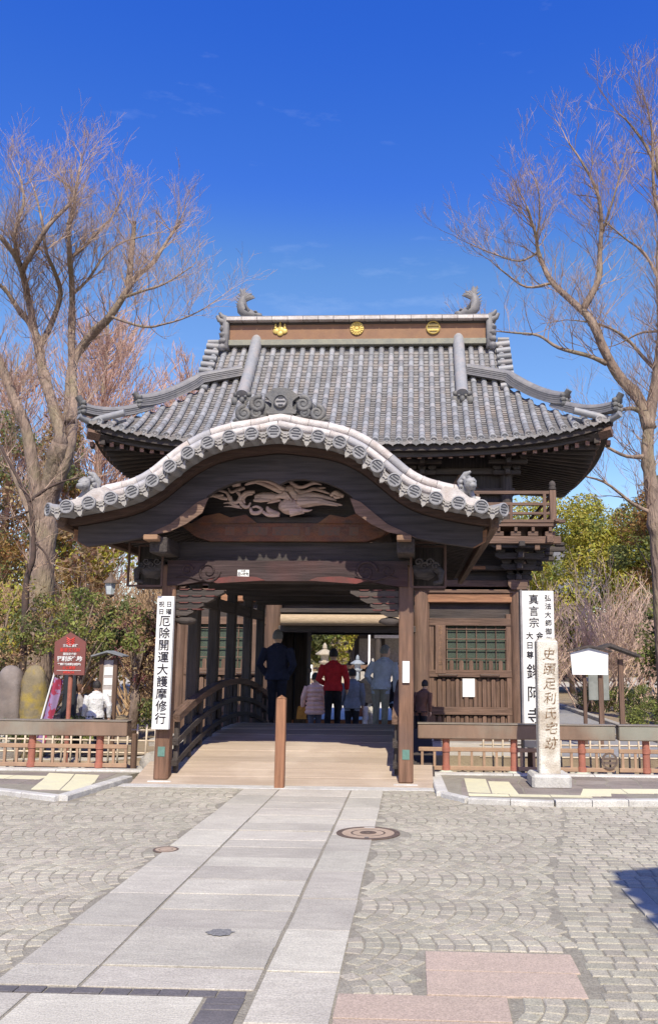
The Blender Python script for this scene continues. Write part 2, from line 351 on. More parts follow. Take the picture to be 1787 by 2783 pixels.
for (x0, x1), ylist in zip(ER, [
        [4.54, 4.83, 5.50, 6.22, 6.98, 7.72, 8.40, 9.10, 9.85, 10.5, 10.92],
        [4.54, 4.83, 5.18, 5.50, 5.87, 6.23, 6.63, 7.02, 7.33, 7.72, 8.02, 8.42, 8.80, 9.22, 9.6, 10.02, 10.45, 10.92],
        [3.60, 4.15, 4.80, 5.50, 6.18, 6.92, 7.62, 8.3, 9.05, 9.75, 10.4, 10.92]]):
    for a, b in zip(ylist, ylist[1:]):
        slab(path, x0 + .005, x1 - .005, a + .005, b - .005, .004, M_SLAB)
# ---- threshold band of dark tiles, light slabs, pink slabs
band = obj('threshold_paving', MB().add([(-6, 2.0, -.0095), (-.79, 2.0, -.0095), (-.79, 4.53, -.0095), (-6, 4.53, -.0095)], [(0, 1, 2, 3)]), M_KERB); tag(band, kind='structure')
x = -4.0
while x < -.83: slab(band, x + .003, min(x + .135, -.80), 4.448, 4.522, .003, M_DARKT, 'border_tile', .002, .003); x += .139
x = -4.0
while x < -.95: slab(band, x + .003, min(x + .135, -.985), 3.985, 4.06, .003, M_DARKT, 'border_tile', .002, .003); x += .139
for k in range(8): slab(band, -.978, -.800, 3.86 + k * .0725, 3.92 + k * .0725 + .008, .003, M_DARKT, 'border_tile', .002, .003)
for a, b in ((-3.0, -2.4), (-2.392, -1.84), (-1.825, -.995)): slab(band, a, b, 4.07, 4.437, .003, M_SLAB, 'paving_slab')
for a, b in ((-3.0, -2.2), (-2.19, -1.5), (-1.49, -.995)): slab(band, a, b, 3.3, 3.975, .003, M_SLAB, 'paving_slab')
pink = obj('pink_paving', MB().add([(-.352, 3.3, -.0095), (.85, 3.3, -.0095), (.85, 5.17, -.0095), (-.352, 5.17, -.0095)], [(0, 1, 2, 3)]), M_BED); tag(pink, kind='structure')
PINK = [(.05, .845, 4.875, 5.17), (.05, .825, 4.535, 4.868), (-.37, .435, 4.235, 4.528), (-.37, .43, 3.7, 4.228)]
for x0, x1, y0, y1 in PINK: slab(pink, x0 + .004, x1 - .004, y0 + .004, y1 - .004, .004, M_PINK)

# ---- cobbles in segmental arches either side of the path, straight setts on the right
def bound(y): return .92 + (1.62 - .92) * ss(5.6, 10.4, y)
def blocked(x, y):
    if -2.1 < x < -.345: return True
    for x0, x1, y0, y1 in PINK:
        if x0 - .04 < x < x1 + .04 and y0 - .04 < y < y1 + .04: return True
    if y < 4.56 and x < -.7: return True
    if (x + .43) ** 2 + ((y - 8.39)) ** 2 < .35 ** 2 or (x + 2.055) ** 2 + (y - 7.56) ** 2 < .14 ** 2: return True
    if x < -3.66 and y > 9.75 + max(0, (-3.9 - x)) * .55: return True
    if x > .2 and y > (10.95 - 2.2 * (x - .2) if x < .52 else 10.02 + max(0, x - 1.5) * .12): return True
    if y > 11.0: return True
    return False
stones = []                                # x, y, rotation, radial, tangential
BW, NS = .76, 9; RA = BW / (2 * math.sin(rad(46)))
for side in (1, -1):
    yb = 3.35; 
    while yb < 11.1:
        ph = R.uniform(0, .1)
        for k in range(80):
            xo = (-.95 if side > 0 else -2.6 + 1.2) + 0
            x0 = (-.75 + k * .1 + ph) if side > 0 else (-1.75 - k * .1 - ph)
            for j in range(NS):
                th = rad(-46 + 92 * (j + .5) / NS)
                x = x0 + side * (RA * math.cos(th) - RA * .85); y = yb + BW / 2 + RA * math.sin(th)
                if blocked(x, y) or x < -7.2: continue
                if side > 0 and x > bound(y) - .06: continue
                stones.append((x + R.uniform(-.005, .005), y + R.uniform(-.004, .004), side * th + R.uniform(-.07, .07), .0955 * math.cos(th) ** .85, .094))
        yb += BW
y = 3.2
row = 0
while y < 10.9:
    x = bound(y) - R.uniform(.0, .05); row += 1
    while x < 5.2:
        l = R.uniform(.10, .16); cx = x + l / 2
        if not blocked(cx, y) and not (y < 6.65 and cx > 1.38):
            stones.append((cx, y, 0, l - .0045, .1))
        x += l
    y += .106
def cobble(dx, dy, r, hx, hy, z):
    out = MB(); c = math.cos(r); s_ = math.sin(r); q = []
    for sx, sy in ((-1, -1), (1, -1), (1, 1), (-1, 1)):
        q.append((sx * hx * R.uniform(.93, 1.0), sy * hy * R.uniform(.93, 1.0)))
    t = z + R.uniform(-.0012, .0012)
    vs = []
    for kx, zz in ((1.0, -.03), (.985, t - .005), (.86, t)):
        for p in q:
            a, b = p[0] * kx, p[1] * kx; vs.append((dx + a * c - b * s_, dy + a * s_ + b * c, zz + (R.uniform(-.0008, .0008) if zz == t else 0)))
    out.add(vs, [(8, 9, 10, 11)] + [(i, (i + 1) % 4, 4 + (i + 1) % 4, 4 + i) for i in range(4)] + [(4 + i, 4 + (i + 1) % 4, 8 + (i + 1) % 4, 8 + i) for i in range(4)])
    return out
def inview(s): return -.52 * s[1] + .0 < s[0] < .29 * s[1] and s[1] > 4.0
stones.sort(key=lambda s: (not inview(s), s[1]))
cob = MB()
for s in stones[300:]: cob.merge(cobble(s[0], s[1], s[2], s[3] / 2, s[4] / 2, .002))
cp = obj('cobble_paving', MB().add([(-7.4, 3.2, -.0042), (5.2, 3.2, -.0042), (5.2, 11.0, -.0042), (-7.4, 11.0, -.0042)], [(0, 1, 2, 3)]), M_BED); tag(cp, kind='structure')
o = obj('cobblestones', cob, M_COB, cp); tag(o, kind='stuff')
var = [cobble(0, 0, 0, .047, .047, .002).mesh('cobblestone', M_COB) for _ in range(10)]
for s in stones[:300]:
    link('cobblestone', R.choice(var), cp, Matrix.Translation((s[0], s[1], 0)) @ Matrix.Rotation(s[2], 4, 'Z') @ Matrix.Diagonal((s[3] / .094, s[4] / .094, 1, 1)))
# apron in front of the bridge
obj('apron_slab', MB().box(-3.62, .25, 10.99, 11.22, -.06, .006, .004), M_KERB, path)

# ---- pavements beside the moat
def pavement(poly, nm):
    p = obj(nm, MB().prism(poly, -.05, .05, 'xy'), M_BED); return tag(p, kind='structure')
LP = [(-14, 11.0), (-4.85, 10.42), (-3.93, 9.93), (-3.74, 11.5), (-3.62, 11.95), (-14, 11.95)]
RP = [(.27, 12.1), (.31, 10.62), (.55, 10.26), (1.5, 10.1), (2.66, 10.25), (14, 10.9), (14, 12.1)]
pl, pr = pavement(LP, 'pavement'), pavement(RP, 'pavement')
def inpoly(x, y, P):
    c = False
    for i in range(len(P)):
        (x1, y1), (x2, y2) = P[i], P[i - 1]
        if (y1 > y) != (y2 > y) and x < (x2 - x1) * (y - y1) / (y2 - y1) + x1: c = not c
    return c
def patch(par, poly, z, m, name, t=.02):
    return obj(name, MB().prism(poly, z - t, z, 'xy'), m, par)
TL = [[(-4.76, 11.70), (-4.40, 11.63), (-4.22, 10.98), (-4.56, 11.0)], [(-4.385, 11.63), (-4.05, 11.57), (-3.88, 10.93), (-4.205, 10.98)],
      [(-4.56, 10.985), (-4.22, 10.965), (-4.06, 10.30), (-4.40, 10.33)], [(-4.205, 10.965), (-3.885, 10.915), (-3.75, 10.27), (-4.045, 10.30)]]
for q in TL: patch(pl, q, .056, M_YEL, 'tactile_tile')
for k in range(9):
    x1 = -4.64 - k * .46 ; patch(pl, [(x1 - .45, 11.12 + .03 * (k + 1)), (x1, 11.12 + .03 * k), (x1, 11.42 + .03 * k), (x1 - .45, 11.42 + .03 * (k + 1))], .055, M_YEL, 'tactile_tile')
TR = [[(.62, 11.75), (.89, 11.70), (.86, 10.55), (.60, 10.60)], [(.905, 11.50), (1.16, 11.48), (1.17, 10.48), (.875, 10.53)]]
for q in TR: patch(pr, q, .056, M_YEL, 'tactile_tile')
for k in range(12):
    x0 = .60 + k * .46; y0 = 10.30 + max(0, x0 - 1.7) * .09
    if k < 3: patch(pr, [(x0, y0 + .05), (x0 + .45, y0 + .03), (x0 + .45, y0 + .17), (x0, y0 + .19)], .055, M_YEL, 'tactile_tile')
    if k > 2: patch(pr, [(x0, y0 + .3), (x0 + .45, y0 + .33), (x0 + .45, y0 + .68), (x0, y0 + .65)], .055, M_YEL, 'tactile_tile')
patch(pr, [(1.85, 10.42), (2.2, 10.43), (2.3, 10.95), (1.98, 10.95)], .057, M_YEL, 'tactile_tile')
# crazy paving: a jittered grid of flat stones around the tactile tiles
for par, P, X0, X1 in ((pl, LP, -9, -3.6), (pr, RP, .25, 7)):
    nx, ny = int((X1 - X0) / .34), 6; g = {}
    for i in range(nx + 1):
        for j in range(ny + 1): g[i, j] = (X0 + (X1 - X0) * i / nx + R.uniform(-.09, .09), 9.9 + 2.2 * j / ny + R.uniform(-.09, .09))
    for i in range(nx):
        for j in range(ny):
            q = [g[i, j], g[i + 1, j], g[i + 1, j + 1], g[i, j + 1]]; cx = sum(p[0] for p in q) / 4; cy = sum(p[1] for p in q) / 4
            q = [(cx + (p[0] - cx) * .94, cy + (p[1] - cy) * .94) for p in q]
            if all(inpoly(p[0], p[1], P) for p in q): patch(par, q, .0525 + R.uniform(-.001, .0012), M_CRAZY, 'paving_stone', .012)
def kerb(par, a, b, n, wdt=.12, z=.07):
    a, b = Vector((*a, 0)), Vector((*b, 0)); d = (b - a).normalized(); s_ = Vector((-d.y, d.x, 0))
    for k in range(n):
        p, q = a.lerp(b, k / n) + d * .004, a.lerp(b, (k + 1) / n) - d * .004
        P = [p - s_ * wdt / 2, q - s_ * wdt / 2, q + s_ * wdt / 2, p + s_ * wdt / 2]; I = [p - s_ * wdt * .42, q - s_ * wdt * .42, q + s_ * wdt * .42, p + s_ * wdt * .42]
        m = MB().add([(v.x, v.y, -.05) for v in P] + [(v.x, v.y, z - .012) for v in P] + [(v.x, v.y, z) for v in I], [(8, 9, 10, 11)] + [(i, (i + 1) % 4, 4 + (i + 1) % 4, 4 + i) for i in range(4)] + [(4 + i, 4 + (i + 1) % 4, 8 + (i + 1) % 4, 8 + i) for i in range(4)])
        obj('kerb_stone', m, M_KERB, par)
kerb(pl, (-14, 10.94), (-4.85, 10.36), 9); kerb(pl, (-4.85, 10.36), (-3.9, 9.9), 2, z=.056); kerb(pl, (-3.87, 9.9), (-3.66, 11.5), 3, .14, .062)
kerb(pl, (-14, 12.0), (-3.6, 12.0), 9, .2, .075)
kerb(pr, (.33, 10.55), (.58, 10.18), 1, .1, .058); kerb(pr, (.58, 10.18), (1.5, 10.03), 2, z=.058); kerb(pr, (1.5, 10.03), (2.7, 10.18), 3); kerb(pr, (2.7, 10.18), (14, 10.84), 11); kerb(pr, (.22, 12.16), (14, 12.16), 13, .2, .07); kerb(pr, (.27, 12.0), (.31, 10.6), 3, .14, .058)
# kerb and forecourt of the shop on the right, just inside the frame
fc = obj('forecourt', MB().box(1.58, 9, 2.0, 6.6, -.05, .006, .002), M_COB); tag(fc, kind='structure')
for k in range(6): slab(fc, 1.44, 1.575, 2.7 + k * .65, 2.7 + k * .65 + .64, .008, M_STONE, 'kerb_stone')
obj('step_stone', MB().box(1.46, 2.4, 4.75, 5.32, -.05, .09, .02), M_STONE, fc)

# ---- manhole covers
M_RUST = mat('rusty_iron', (.46, .345, .26), (.38, .28, .21), scale=22, rough=.7, bump=.35, bscale=120, big=.6, big_c=(.47, .37, .29), big_scale=5, fine=.2)
M_IRON = mat('dark_iron', (.15, .105, .085), (.10, .075, .065), scale=20, rough=.65, bump=.2)
def manhole(x, y, r, label, detail):
    t = thing('manhole_cover', label, 'manhole cover', 'manhole covers in the paving')
    obj('rim', MB().lathe([(r * .93, -.03), (r, -.03), (r, .006), (r * .96, .009), (r * .93, .006)], (x, y, 0), 40), M_IRON, t)
    p = [(.01, -.03), (r * .925, -.03), (r * .925, .005), (r * .8, .0062), (r * .55, .0062), (r * .53, .005), (r * .5, .005), (r * .48, .0062), (.012, .0062)]
    obj('lid', MB().lathe(p, (x, y, 0), 40), M_RUST, t)
    if detail:
        obj('centre_boss', MB().lathe([(.01, 0), (.075, 0), (.075, .010), (.06, .012), (.05, .008), (.03, .008), (.028, .013), (.005, .013)], (x, y, 0), 24), M_IRON, t)
        obj('key_slot', MB().box(x - .05, x + .05, y + r * .80, y + r * .87, 0, .0085), M_KERB, t)
        obj('key_slot', MB().box(x - .02, x + .02, y - r * .84, y - r * .74, 0, .0085), M_MON, t)
manhole(-.43, 8.39, .29, 'large round rusty manhole cover overlapping the edge of the stone path', True)
manhole(-2.055, 7.56, .105, 'small round iron cover at the left edge of the stone path', False)
# oily stain set into one slab
o = obj('patched_stain', MB().add([(-1.13 + .085 * math.cos(a) * R.uniform(.75, 1.1), 5.40 + .075 * math.sin(a) * R.uniform(.7, 1.1), .0085) for a in [k * 2 * PI / 22 for k in range(22)]], [tuple(range(22))]),
        mat('asphalt_patch', (.15, .145, .15), (.26, .25, .245), scale=30, rough=.8, bump=.4, fine=.2), path)
# ================================================================ THE TEMPLE GATE (two storeys, hip-and-gable tile roof)
GZ = -.4; YF = 21.6; YC = 24.05; W = 6.32; D = 3.6
gate = tag(bpy.data.objects.new('temple_gate', None), 'two-storey dark wooden temple gate with a grey tiled hip-and-gable roof behind the bridge', 'gate'); COL.objects.link(gate)
def gp(name, mb, m, parent=gate, **k): return obj(name, mb, m, parent, **k)
def prof(s): return 6.62 + 3.72 * (.66 * s + .34 * s * s)
def lift(ax, s): return .60 * (ax / W) ** 3.6 * max(0, 1 - s) ** 2
def rz(ax, s): return prof(s) + lift(ax, s)
YE = YC - D
roof_base = MB()
VX = 4.12
# roof skin: front and back slopes, and the two side skirts
def slope(sign):
    def fn(u, v):
        s = v; lim = W - D * s if s < (W - VX) / D else VX
        ax = (2 * u - 1) * lim
        return (XG + ax, YC + sign * (D - D * s), rz(abs(ax), s) - .05)
    roof_base.grid(fn, 28, 16)
slope(-1); slope(1)
for sx in (-1, 1):
    smax = (W - VX) / D
    def fn(u, v, sx=sx):
        s = v * smax; half = D - D * s; dy = (2 * u - 1) * half
        return (XG + sx * (W - D * s), YC + dy, prof(s) + .60 * (max(abs(dy), .0) / D) ** 3.6 * (1 - s) ** 2 - .05)
    roof_base.grid(fn, 20, 8)
    # gable wall above the skirt
    zb = prof(smax)
    roof_base.add([(XG + sx * (VX - .25), YC - D * (1 - smax), zb - .1), (XG + sx * (VX - .25), YC + D * (1 - smax), zb - .1), (XG + sx * (VX - .25), YC, prof(1) - .1)], [(0, 1, 2)])
roof = gp('roof', roof_base, M_TILEP, smooth=True)
# tile meshes -------------------------------------------------------
def round_tile_mb(r=.078, L=.30, lip=.006):
    m = MB(); n = 8
    secs = [(-.012, r + lip), (.03, r + lip), (.034, r), (L, r * .93)]
    vs = []
    for y, rr in secs:
        for j in range(n + 1):
            a = PI * j / n; vs.append((rr * math.cos(a), y, rr * math.sin(a) * .95 + .012))
    fs = [(i * (n + 1) + j, i * (n + 1) + j + 1, (i + 1) * (n + 1) + j + 1, (i + 1) * (n + 1) + j) for i in range(len(secs) - 1) for j in range(n)]
    fs.append(tuple(range(n + 1)))
    return m.add(vs, fs)
def pan_tile_mb(wd_=.2, L=.2):
    m = MB(); n = 5; vs = []
    for y, dz in ((0, .030), (L, .0)):
        for j in range(n + 1):
            t = -1 + 2 * j / n; vs.append((t * wd_ / 2, y, dz + .035 * t * t - .01))
    for j in range(n + 1):
        t = -1 + 2 * j / n; vs.append((t * wd_ / 2, -.002, .035 * t * t - .022))
    fs = [(j, j + 1, n + 1 + j + 1, n + 1 + j) for j in range(n)] + [(2 * (n + 1) + j, 2 * (n + 1) + j + 1, j + 1, j) for j in range(n)]
    return m.add(vs, fs)
RT = round_tile_mb(); RTm = RT.mesh('round_tile', M_TILE, angle=rad(40))
SP = .2785; NC = int(W / SP)
cols = [(k + .5) * SP * sx for k in range(NC) for sx in (-1, 1)]
tiles = []
def frame_at(ax, s, ds=.01):
    p = Vector((XG + ax, YC - D * (1 - s), rz(abs(ax), s))); q = Vector((XG + ax, YC - D * (1 - s - ds), rz(abs(ax), s + ds)))
    y = (q - p).normalized(); x = Vector((1, 0, 0)); z = x.cross(y).normalized()
    # follow the sideways rise of the eave near the corners
    return p, x, y, z
def mat_from(p, x, y, z): return Matrix(((x.x, y.x, z.x, p.x), (x.y, y.y, z.y, p.y), (x.z, y.z, z.z, p.z), (0, 0, 0, 1)))
NR = 20
pan = MB(); pans = []; PT = pan_tile_mb(SP - .06 + .07, .17)
for ax in cols:
    smax = 1.0 if abs(ax) < VX else (W - abs(ax)) / D - .02
    ds = 1.0 / NR; s = 0.0
    while s + ds * .6 < smax:
        p, x, y, z = frame_at(ax, s, ds)
        L = (frame_at(ax, min(s + ds, 1))[0] - p).length
        tiles.append((p, x, y, z, L)); s += ds
for k in range(-NC - 1, NC + 1):
    ax = (k + 1) * SP if k >= 0 else k * SP
    ax = k * SP
    smax = 1.0 if abs(ax) < VX else (W - abs(ax)) / D - .02
    ds = .5 / NR; s = -.004
    while s < smax - .01:
        p, x, y, z = frame_at(ax, max(s, 0), ds); pans.append(mat_from(p - z * .035 + (Vector((0, -D * .004, -.01)) if s < 0 else Vector()), x, y, z)); s += ds
pans.sort(key=lambda M: (round(M.translation.y, 2), abs(M.translation.x - XG)))
PTm = PT.mesh('pan_tile', M_TILEP)
for M_ in pans[300:]: pan.merge(PT, M_)
for M_ in pans[:300]: link('pan_tile', PTm, roof, M_)
tiles.sort(key=lambda t: (t[0].y, abs(t[0].x - XG)))
rest = MB()
for t in tiles[300:]:
    rest.merge(RT, mat_from(t[0], t[1], t[2] * (t[4] / .285), t[3]))
for t in tiles[:300]:
    link('round_tile', RTm, roof, mat_from(t[0], t[1], t[2] * (t[4] / .285), t[3]))
tag(obj('upper_round_tiles', rest, M_TILE, roof, angle=rad(40)), kind='stuff')
tag(obj('upper_pan_tiles', pan, M_TILEP, roof, smooth=False), kind='stuff')
# eave ends: a disc closing each row, a scalloped drip tile between
def disc_mb(r=.088, L=.10):
    m = MB().lathe([(r * .2, -L), (r, -L), (r, 0), (r * .84, .004), (r * .8, -.012), (r * .3, -.014), (r * .22, -.002), (.004, 0)], n=16)
    return m
RX = Matrix.Rotation(rad(90), 4, 'X')
DS = MB(); DS.merge(disc_mb(), RX)
DSm = DS.mesh('eave_end_disc', M_TILE, angle=rad(35))
def drip_mb(w_=.2):
    top = []; bot = []
    n = 8
    for j in range(n + 1):
        t = -1 + 2 * j / n
        top.append((t * w_ / 2, .035 * t * t - .005)); bot.append((t * w_ / 2, .03 * t * t - .075 - (.032 * (1 - abs(t) * 3.2) if abs(t) < .3 else 0)))
    return MB().band(top, bot, -.012, .012)
DRm = drip_mb().mesh('drip_tile', M_TILEP)
for ax in cols:
    link('eave_end_disc', DSm, roof, Matrix.Translation((XG + ax, YE - .035, rz(abs(ax), 0) + .02)))
for k in range(-NC, NC + 1):
    ax = k * SP; link('drip_tile', DRm, roof, Matrix.Translation((XG + ax, YE - .03, rz(abs(ax), 0) - .015)))
# side eaves: discs seen edge-on along both ends
for sx in (-1, 1):
    m = MB()
    for k in range(26):
        dy = -D + .14 + k * .277
        if abs(dy) > D: continue
        z = prof(0) + .60 * (abs(dy) / D) ** 3.6
        m.tube([(XG + sx * (W + .03), YC + dy, z + .02), (XG + sx * (W - .9), YC + dy, z + .26)], .085, 10)
    tag(gp('side_round_tiles', m, M_TILE, roof, angle=rad(40)), kind='stuff')
# verge tiles across the gable ends
for sx in (-1, 1):
    s = .60
    while s < 1.0:
        z = prof(s) + .10; y = YC - D * (1 - s)
        link('verge_tile', MB().tube([(XG + sx * (VX - .22), y, z - .01), (XG + sx * (VX + .17), y, z + .03)], [.085, .092], 10).mesh('verge_tile', M_TILE, angle=rad(40)), roof)
        s += .052
    m = MB()
    for k in range(9):
        s = .60 + k * .05; m.tube([(XG + sx * (VX - .15), YC + D * (1 - s), prof(s) + .1), (XG + sx * (VX + .17), YC + D * (1 - s), prof(s) + .1)], .085, 8)
    gp('rear_verge', m, M_TILE, roof, angle=rad(40))
# ridges -------------------------------------------------------------
def ridge_sect(wd_, h, layers):
    pts = []; 
    for k in range(layers):
        z0, z1 = h * k / layers, h * (k + .62) / layers; ww = wd_ / 2 - (.012 if k else 0)
        pts += [(ww, z0), (ww, z1), (ww - .018, z1), (ww - .018, h * (k + 1) / layers)]
    top = []; rr = wd_ * .46
    for j in range(9): a = PI * j / 8; top.append((rr * math.cos(a), h + rr * .9 * math.sin(a)))
    left = [(-a, b) for a, b in reversed(pts)]
    return pts + top + left
def curl(c, r, turns=1.6, thick=.03, y=0, flip=1, start=0, n=26):
    """spiral scroll in the xz plane"""
    pts = []; rr = []
    for i in range(n + 1):
        t = i / n; a = start + flip * turns * 2 * PI * t; q = r * (1 - .82 * t); pts.append((c[0] + q * math.cos(a), y, c[1] + q * math.sin(a))); rr.append(thick * (1 - .45 * t))
    return pts, rr
for sx in (-1, 1):
    # descending ridge
    pth_ = [(XG + sx * 2.86, YC - D * (1 - s), rz(2.86, s) + .06) for s in [.485 + (1 - .485) * k / 10 for k in range(11)]]
    o = gp('descending_ridge', MB().sweep(pth_, ridge_sect(.34, .16, 3)), M_TILE, roof, angle=rad(30))
    for k in range(9):
        a = Vector(pth_[k]).lerp(Vector(pth_[k + 1]), .05) + Vector((0, -.02, .135)); b = Vector(pth_[k + 1]) + Vector((0, -.02, .135))
        obj('ridge_cover_tile', MB().tube([a, a + (b - a) * .12, a + (b - a) * .13, b], [.176, .176, .168, .162], 14), M_RIDGE if k % 3 else M_TILE, o, angle=rad(40))
    e = Vector(pth_[0])
    m = MB().box(e.x - .23, e.x + .23, e.y - .08, e.y - .02, e.z - .18, e.z + .2, .02)
    for q in (-1, 1):
        m.ell((e.x + q * .2, e.y - .06, e.z - .05), (.09, .06, .11), 8, 6, .4, q); m.ell((e.x + q * .17, e.y - .07, e.z + .13), (.08, .06, .07), 8, 6, .3, q * 3)
        m.ell((e.x + q * .09, e.y - .12, e.z + .06), (.045, .04, .04), 8, 6)
    m.ell((e.x, e.y - .11, e.z - .03), (.07, .07, .09), 8, 6); m.ell((e.x, e.y - .1, e.z - .2), (.1, .05, .07), 8, 6, .3, 2)
    obj('demon_face_tile', m, M_TILED, o, angle=rad(50))
    m = MB().lathe([(.02, 0), (.085, 0), (.085, .35), (.02, .35)], n=12, M=Matrix.Translation((e.x, e.y - .02, e.z + .2)) @ Matrix.Rotation(rad(-62), 4, 'X')); obj('ridge_cap', m, M_TILE, o, angle=rad(40))
    # corner ridge in two steps
    def hip(s, dz=0): ax = W - D * s; return (XG + sx * ax, YC - D * (1 - s), rz(ax, s) + dz)
    low = [hip(-.015 + .36 * k / 8, .06 + .05 * (1 - k / 8) ** 3) for k in range(9)]
    o = gp('corner_ridge', MB().sweep(low, ridge_sect(.26, .15, 3)), M_RIDGE, roof, angle=rad(30))
    up_ = [hip(.27 + .36 * k / 8, .10 + .13 * (1 - k / 8) ** 3) for k in range(9)]
    xe = XG + sx * 3.0
    a = Vector(up_[-1]); up_ += [a.lerp(Vector((xe, YC - D * .30, rz(3.0, .70) + .10)), t) for t in (.4, .8, 1)]
    o2 = gp('corner_ridge', MB().sweep(up_, ridge_sect(.30, .20, 4)), M_RIDGE, roof, angle=rad(30))
    for path_, par, sc_ in ((low, o, 1.0), (up_, o2, 1.0)):
        e = Vector(path_[0]); d = (e - Vector(path_[2])).normalized()
        m = MB(); side = Vector((-d.y, d.x, 0)).normalized()
        for q in (-1, 0, 1):
            for h in (.02, .13, .24): m.ell(tuple(e + d * .04 + side * q * .1 + Vector((0, 0, h))), (.07, .07, .065), 8, 6, .4, q * 2 + h * 9)
        m.tube([tuple(e + Vector((0, 0, .2))), tuple(e + d * .08 + Vector((0, 0, .29))), tuple(e + d * .16 + Vector((0, 0, .40)))], [.09, .085, .08], 10)
        obj('demon_face_tile', m, M_TILED, par, angle=rad(50))
    e = Vector(hip(-.02)); d = Vector((sx * .7, -.7, .35))
    obj('corner_disc', MB().tube([tuple(e - d * .2), tuple(e + d * .08)], [.085, .09], 12), M_TILE, roof, angle=rad(40))
# main ridge
RL = 3.62; zr = 10.36
rid = gp('main_ridge', MB().box(XG - RL, XG + RL, YC - .24, YC + .24, zr - .1, zr + .70, .0), M_BAND)
obj('base_tiles', MB().box(XG - RL - .02, XG + RL + .02, YC - .31, YC + .31, zr - .12, zr + .045, .01), mat('green_grey_tile', (.27, .26, .2), (.2, .2, .17), rough=.6, bump=.2), rid)
obj('shade_board', MB().box(XG - RL, XG + RL, YC - .262, YC + .262, zr + .50, zr + .565, .01), wd('x'), rid)
n = 17
for k in range(n):
    x0 = XG - RL - .08 + (2 * RL + .16) * k / n; x1 = XG - RL - .08 + (2 * RL + .16) * (k + 1) / n
    obj('ridge_edge_tile', MB().box(x0 + .004, x1 - .004, YC - .44, YC + .44, zr + .57, zr + .68 + R.uniform(-.004, .004), .015), M_TILEW, rid)
    obj('ridge_cover_tile', MB().tube([(x0 + .004, YC, zr + .72), (x1 - .004, YC, zr + .72)], .13, 14), M_TILEG, rid, angle=rad(40))
obj('ridge_course', MB().box(XG - RL - .05, XG + RL + .05, YC - .36, YC + .36, zr + .68, zr + .735, .01), M_RIDGE, rid)
for sx in (-1, 1):                         # end boards with scrolls
    m = MB(); x = XG + sx * (RL + .10)
    m.box(x - .09, x + .09, YC - .40, YC + .40, zr - .25, zr + .72, .03)
    for k in range(5): m.ell((x + sx * .08, YC - .36 + .03 * k, zr - .2 + k * .19), (.12, .14, .11), 8, 6, .35, k)
    m.tube([(x, YC - .3, zr + .68), (x + sx * .13, YC - .34, zr + .74), (x + sx * .19, YC - .34, zr + .84)], [.09, .07, .04], 8)
    m.tube([(x, YC - .3, zr + .55), (x + sx * .2, YC - .36, zr + .62), (x + sx * .25, YC - .36, zr + .74)], [.1, .07, .05], 8)
    obj('end_ornament', m, M_RIDGE, rid, angle=rad(50))
    # fish-shaped ridge ornament, head inward, tail in the air
    bx = XG + sx * (RL - .42); z0 = zr + .80; s_ = -sx
    T = lambda u, v: (bx + s_ * u * .92, YC, z0 + v * 1.14 - .02)
    m = MB()
    m.tube([T(.34, .07), T(.16, .11), T(-.02, .14), T(-.13, .24), T(-.17, .38), T(-.15, .50), T(-.10, .60)], [.08, .14, .17, .17, .15, .12, .08], 12)
    m.ell(T(.34, .08), (.14, .12, .09), 10, 8, .3, sx); m.ell(T(.28, .17), (.06, .14, .05), 8, 6); m.ell(T(.42, .04), (.09, .09, .05), 8, 6, .3)
    for i, (a, b, c, d) in enumerate([(-.10, .50, .20, .62), (-.10, .52, .14, .68), (-.10, .54, .02, .70), (-.12, .56, -.12, .82), (-.13, .54, -.24, .82), (-.10, .50, .24, .57)]):
        m.tube([T(a, b), T((a + c) / 2 + .01, (b + d) / 2 + .03), T(c, d)], [.07, .065, .015], 6)
    for i in range(8):
        t = i / 7; u = -.10 - .2 * math.sin(PI * (t * .75 + .1)); v = .12 + .58 * t
        m.tube([T(u + .04, v), T(u - .09, v + .07)], [.035, .006], 5)
    for q in (-1, 1): m.tube([(bx + s_ * .05, YC + q * .12, z0 + .2), (bx + s_ * -.02, YC + q * .28, z0 + .34)], [.07, .012], 6)
    gp('fish_ornament', m, M_RIDGE, rid, angle=rad(50))
# three gilt crests on the band
def crest_ring(c, r, y, t): return MB().lathe([(r * .80, 0), (r, 0), (r * .98, t), (r * .9, t * 1.3), (r * .82, t)], n=28, cap=False, M=Matrix.Translation((c[0], y, c[1])) @ RX)
zc = zr + .37
m = MB().lathe([(.005, .05), (.045, .05), (.05, .03), (.19, .03), (.20, 0), (.005, 0)], n=32, M=Matrix.Translation((XG, YC - .255, zc)) @ RX)
for k in range(16):
    a = 2 * PI * k / 16; m.ell((XG + .12 * math.cos(a), YC - .285, zc + .12 * math.sin(a)), (.075, .022, .022), 8, 6, M=Matrix.Translation((XG + .12 * math.cos(a), YC - .285, zc + .12 * math.sin(a))) @ Matrix.Rotation(-a, 4, 'Y') @ Matrix.Translation((-XG - .12 * math.cos(a), -YC + .285, -zc - .12 * math.sin(a))))
gp('flower_crest', m, M_GOLD, rid, angle=rad(40))
cx = XG - 2.18; m = MB()
for dx, dz, r in ((-.11, -.04, .10), (.11, -.04, .10), (0, .0, .12), (0, -.11, .09)): m.ell((cx + dx, YC - .265, zc - .02 + dz), (r, .03, r * .9), 12, 8)
for dx, h in ((-.13, .12), (0, .19), (.13, .12)):
    for k in range(4): m.ell((cx + dx, YC - .28, zc + .03 + h * k / 4), (.045 - .006 * k, .025, .035), 8, 6)
gp('paulownia_crest', m, M_GOLD, rid, angle=rad(40))
cx = XG + 2.15; m = crest_ring((cx, zc), .20, YC - .25, .04)
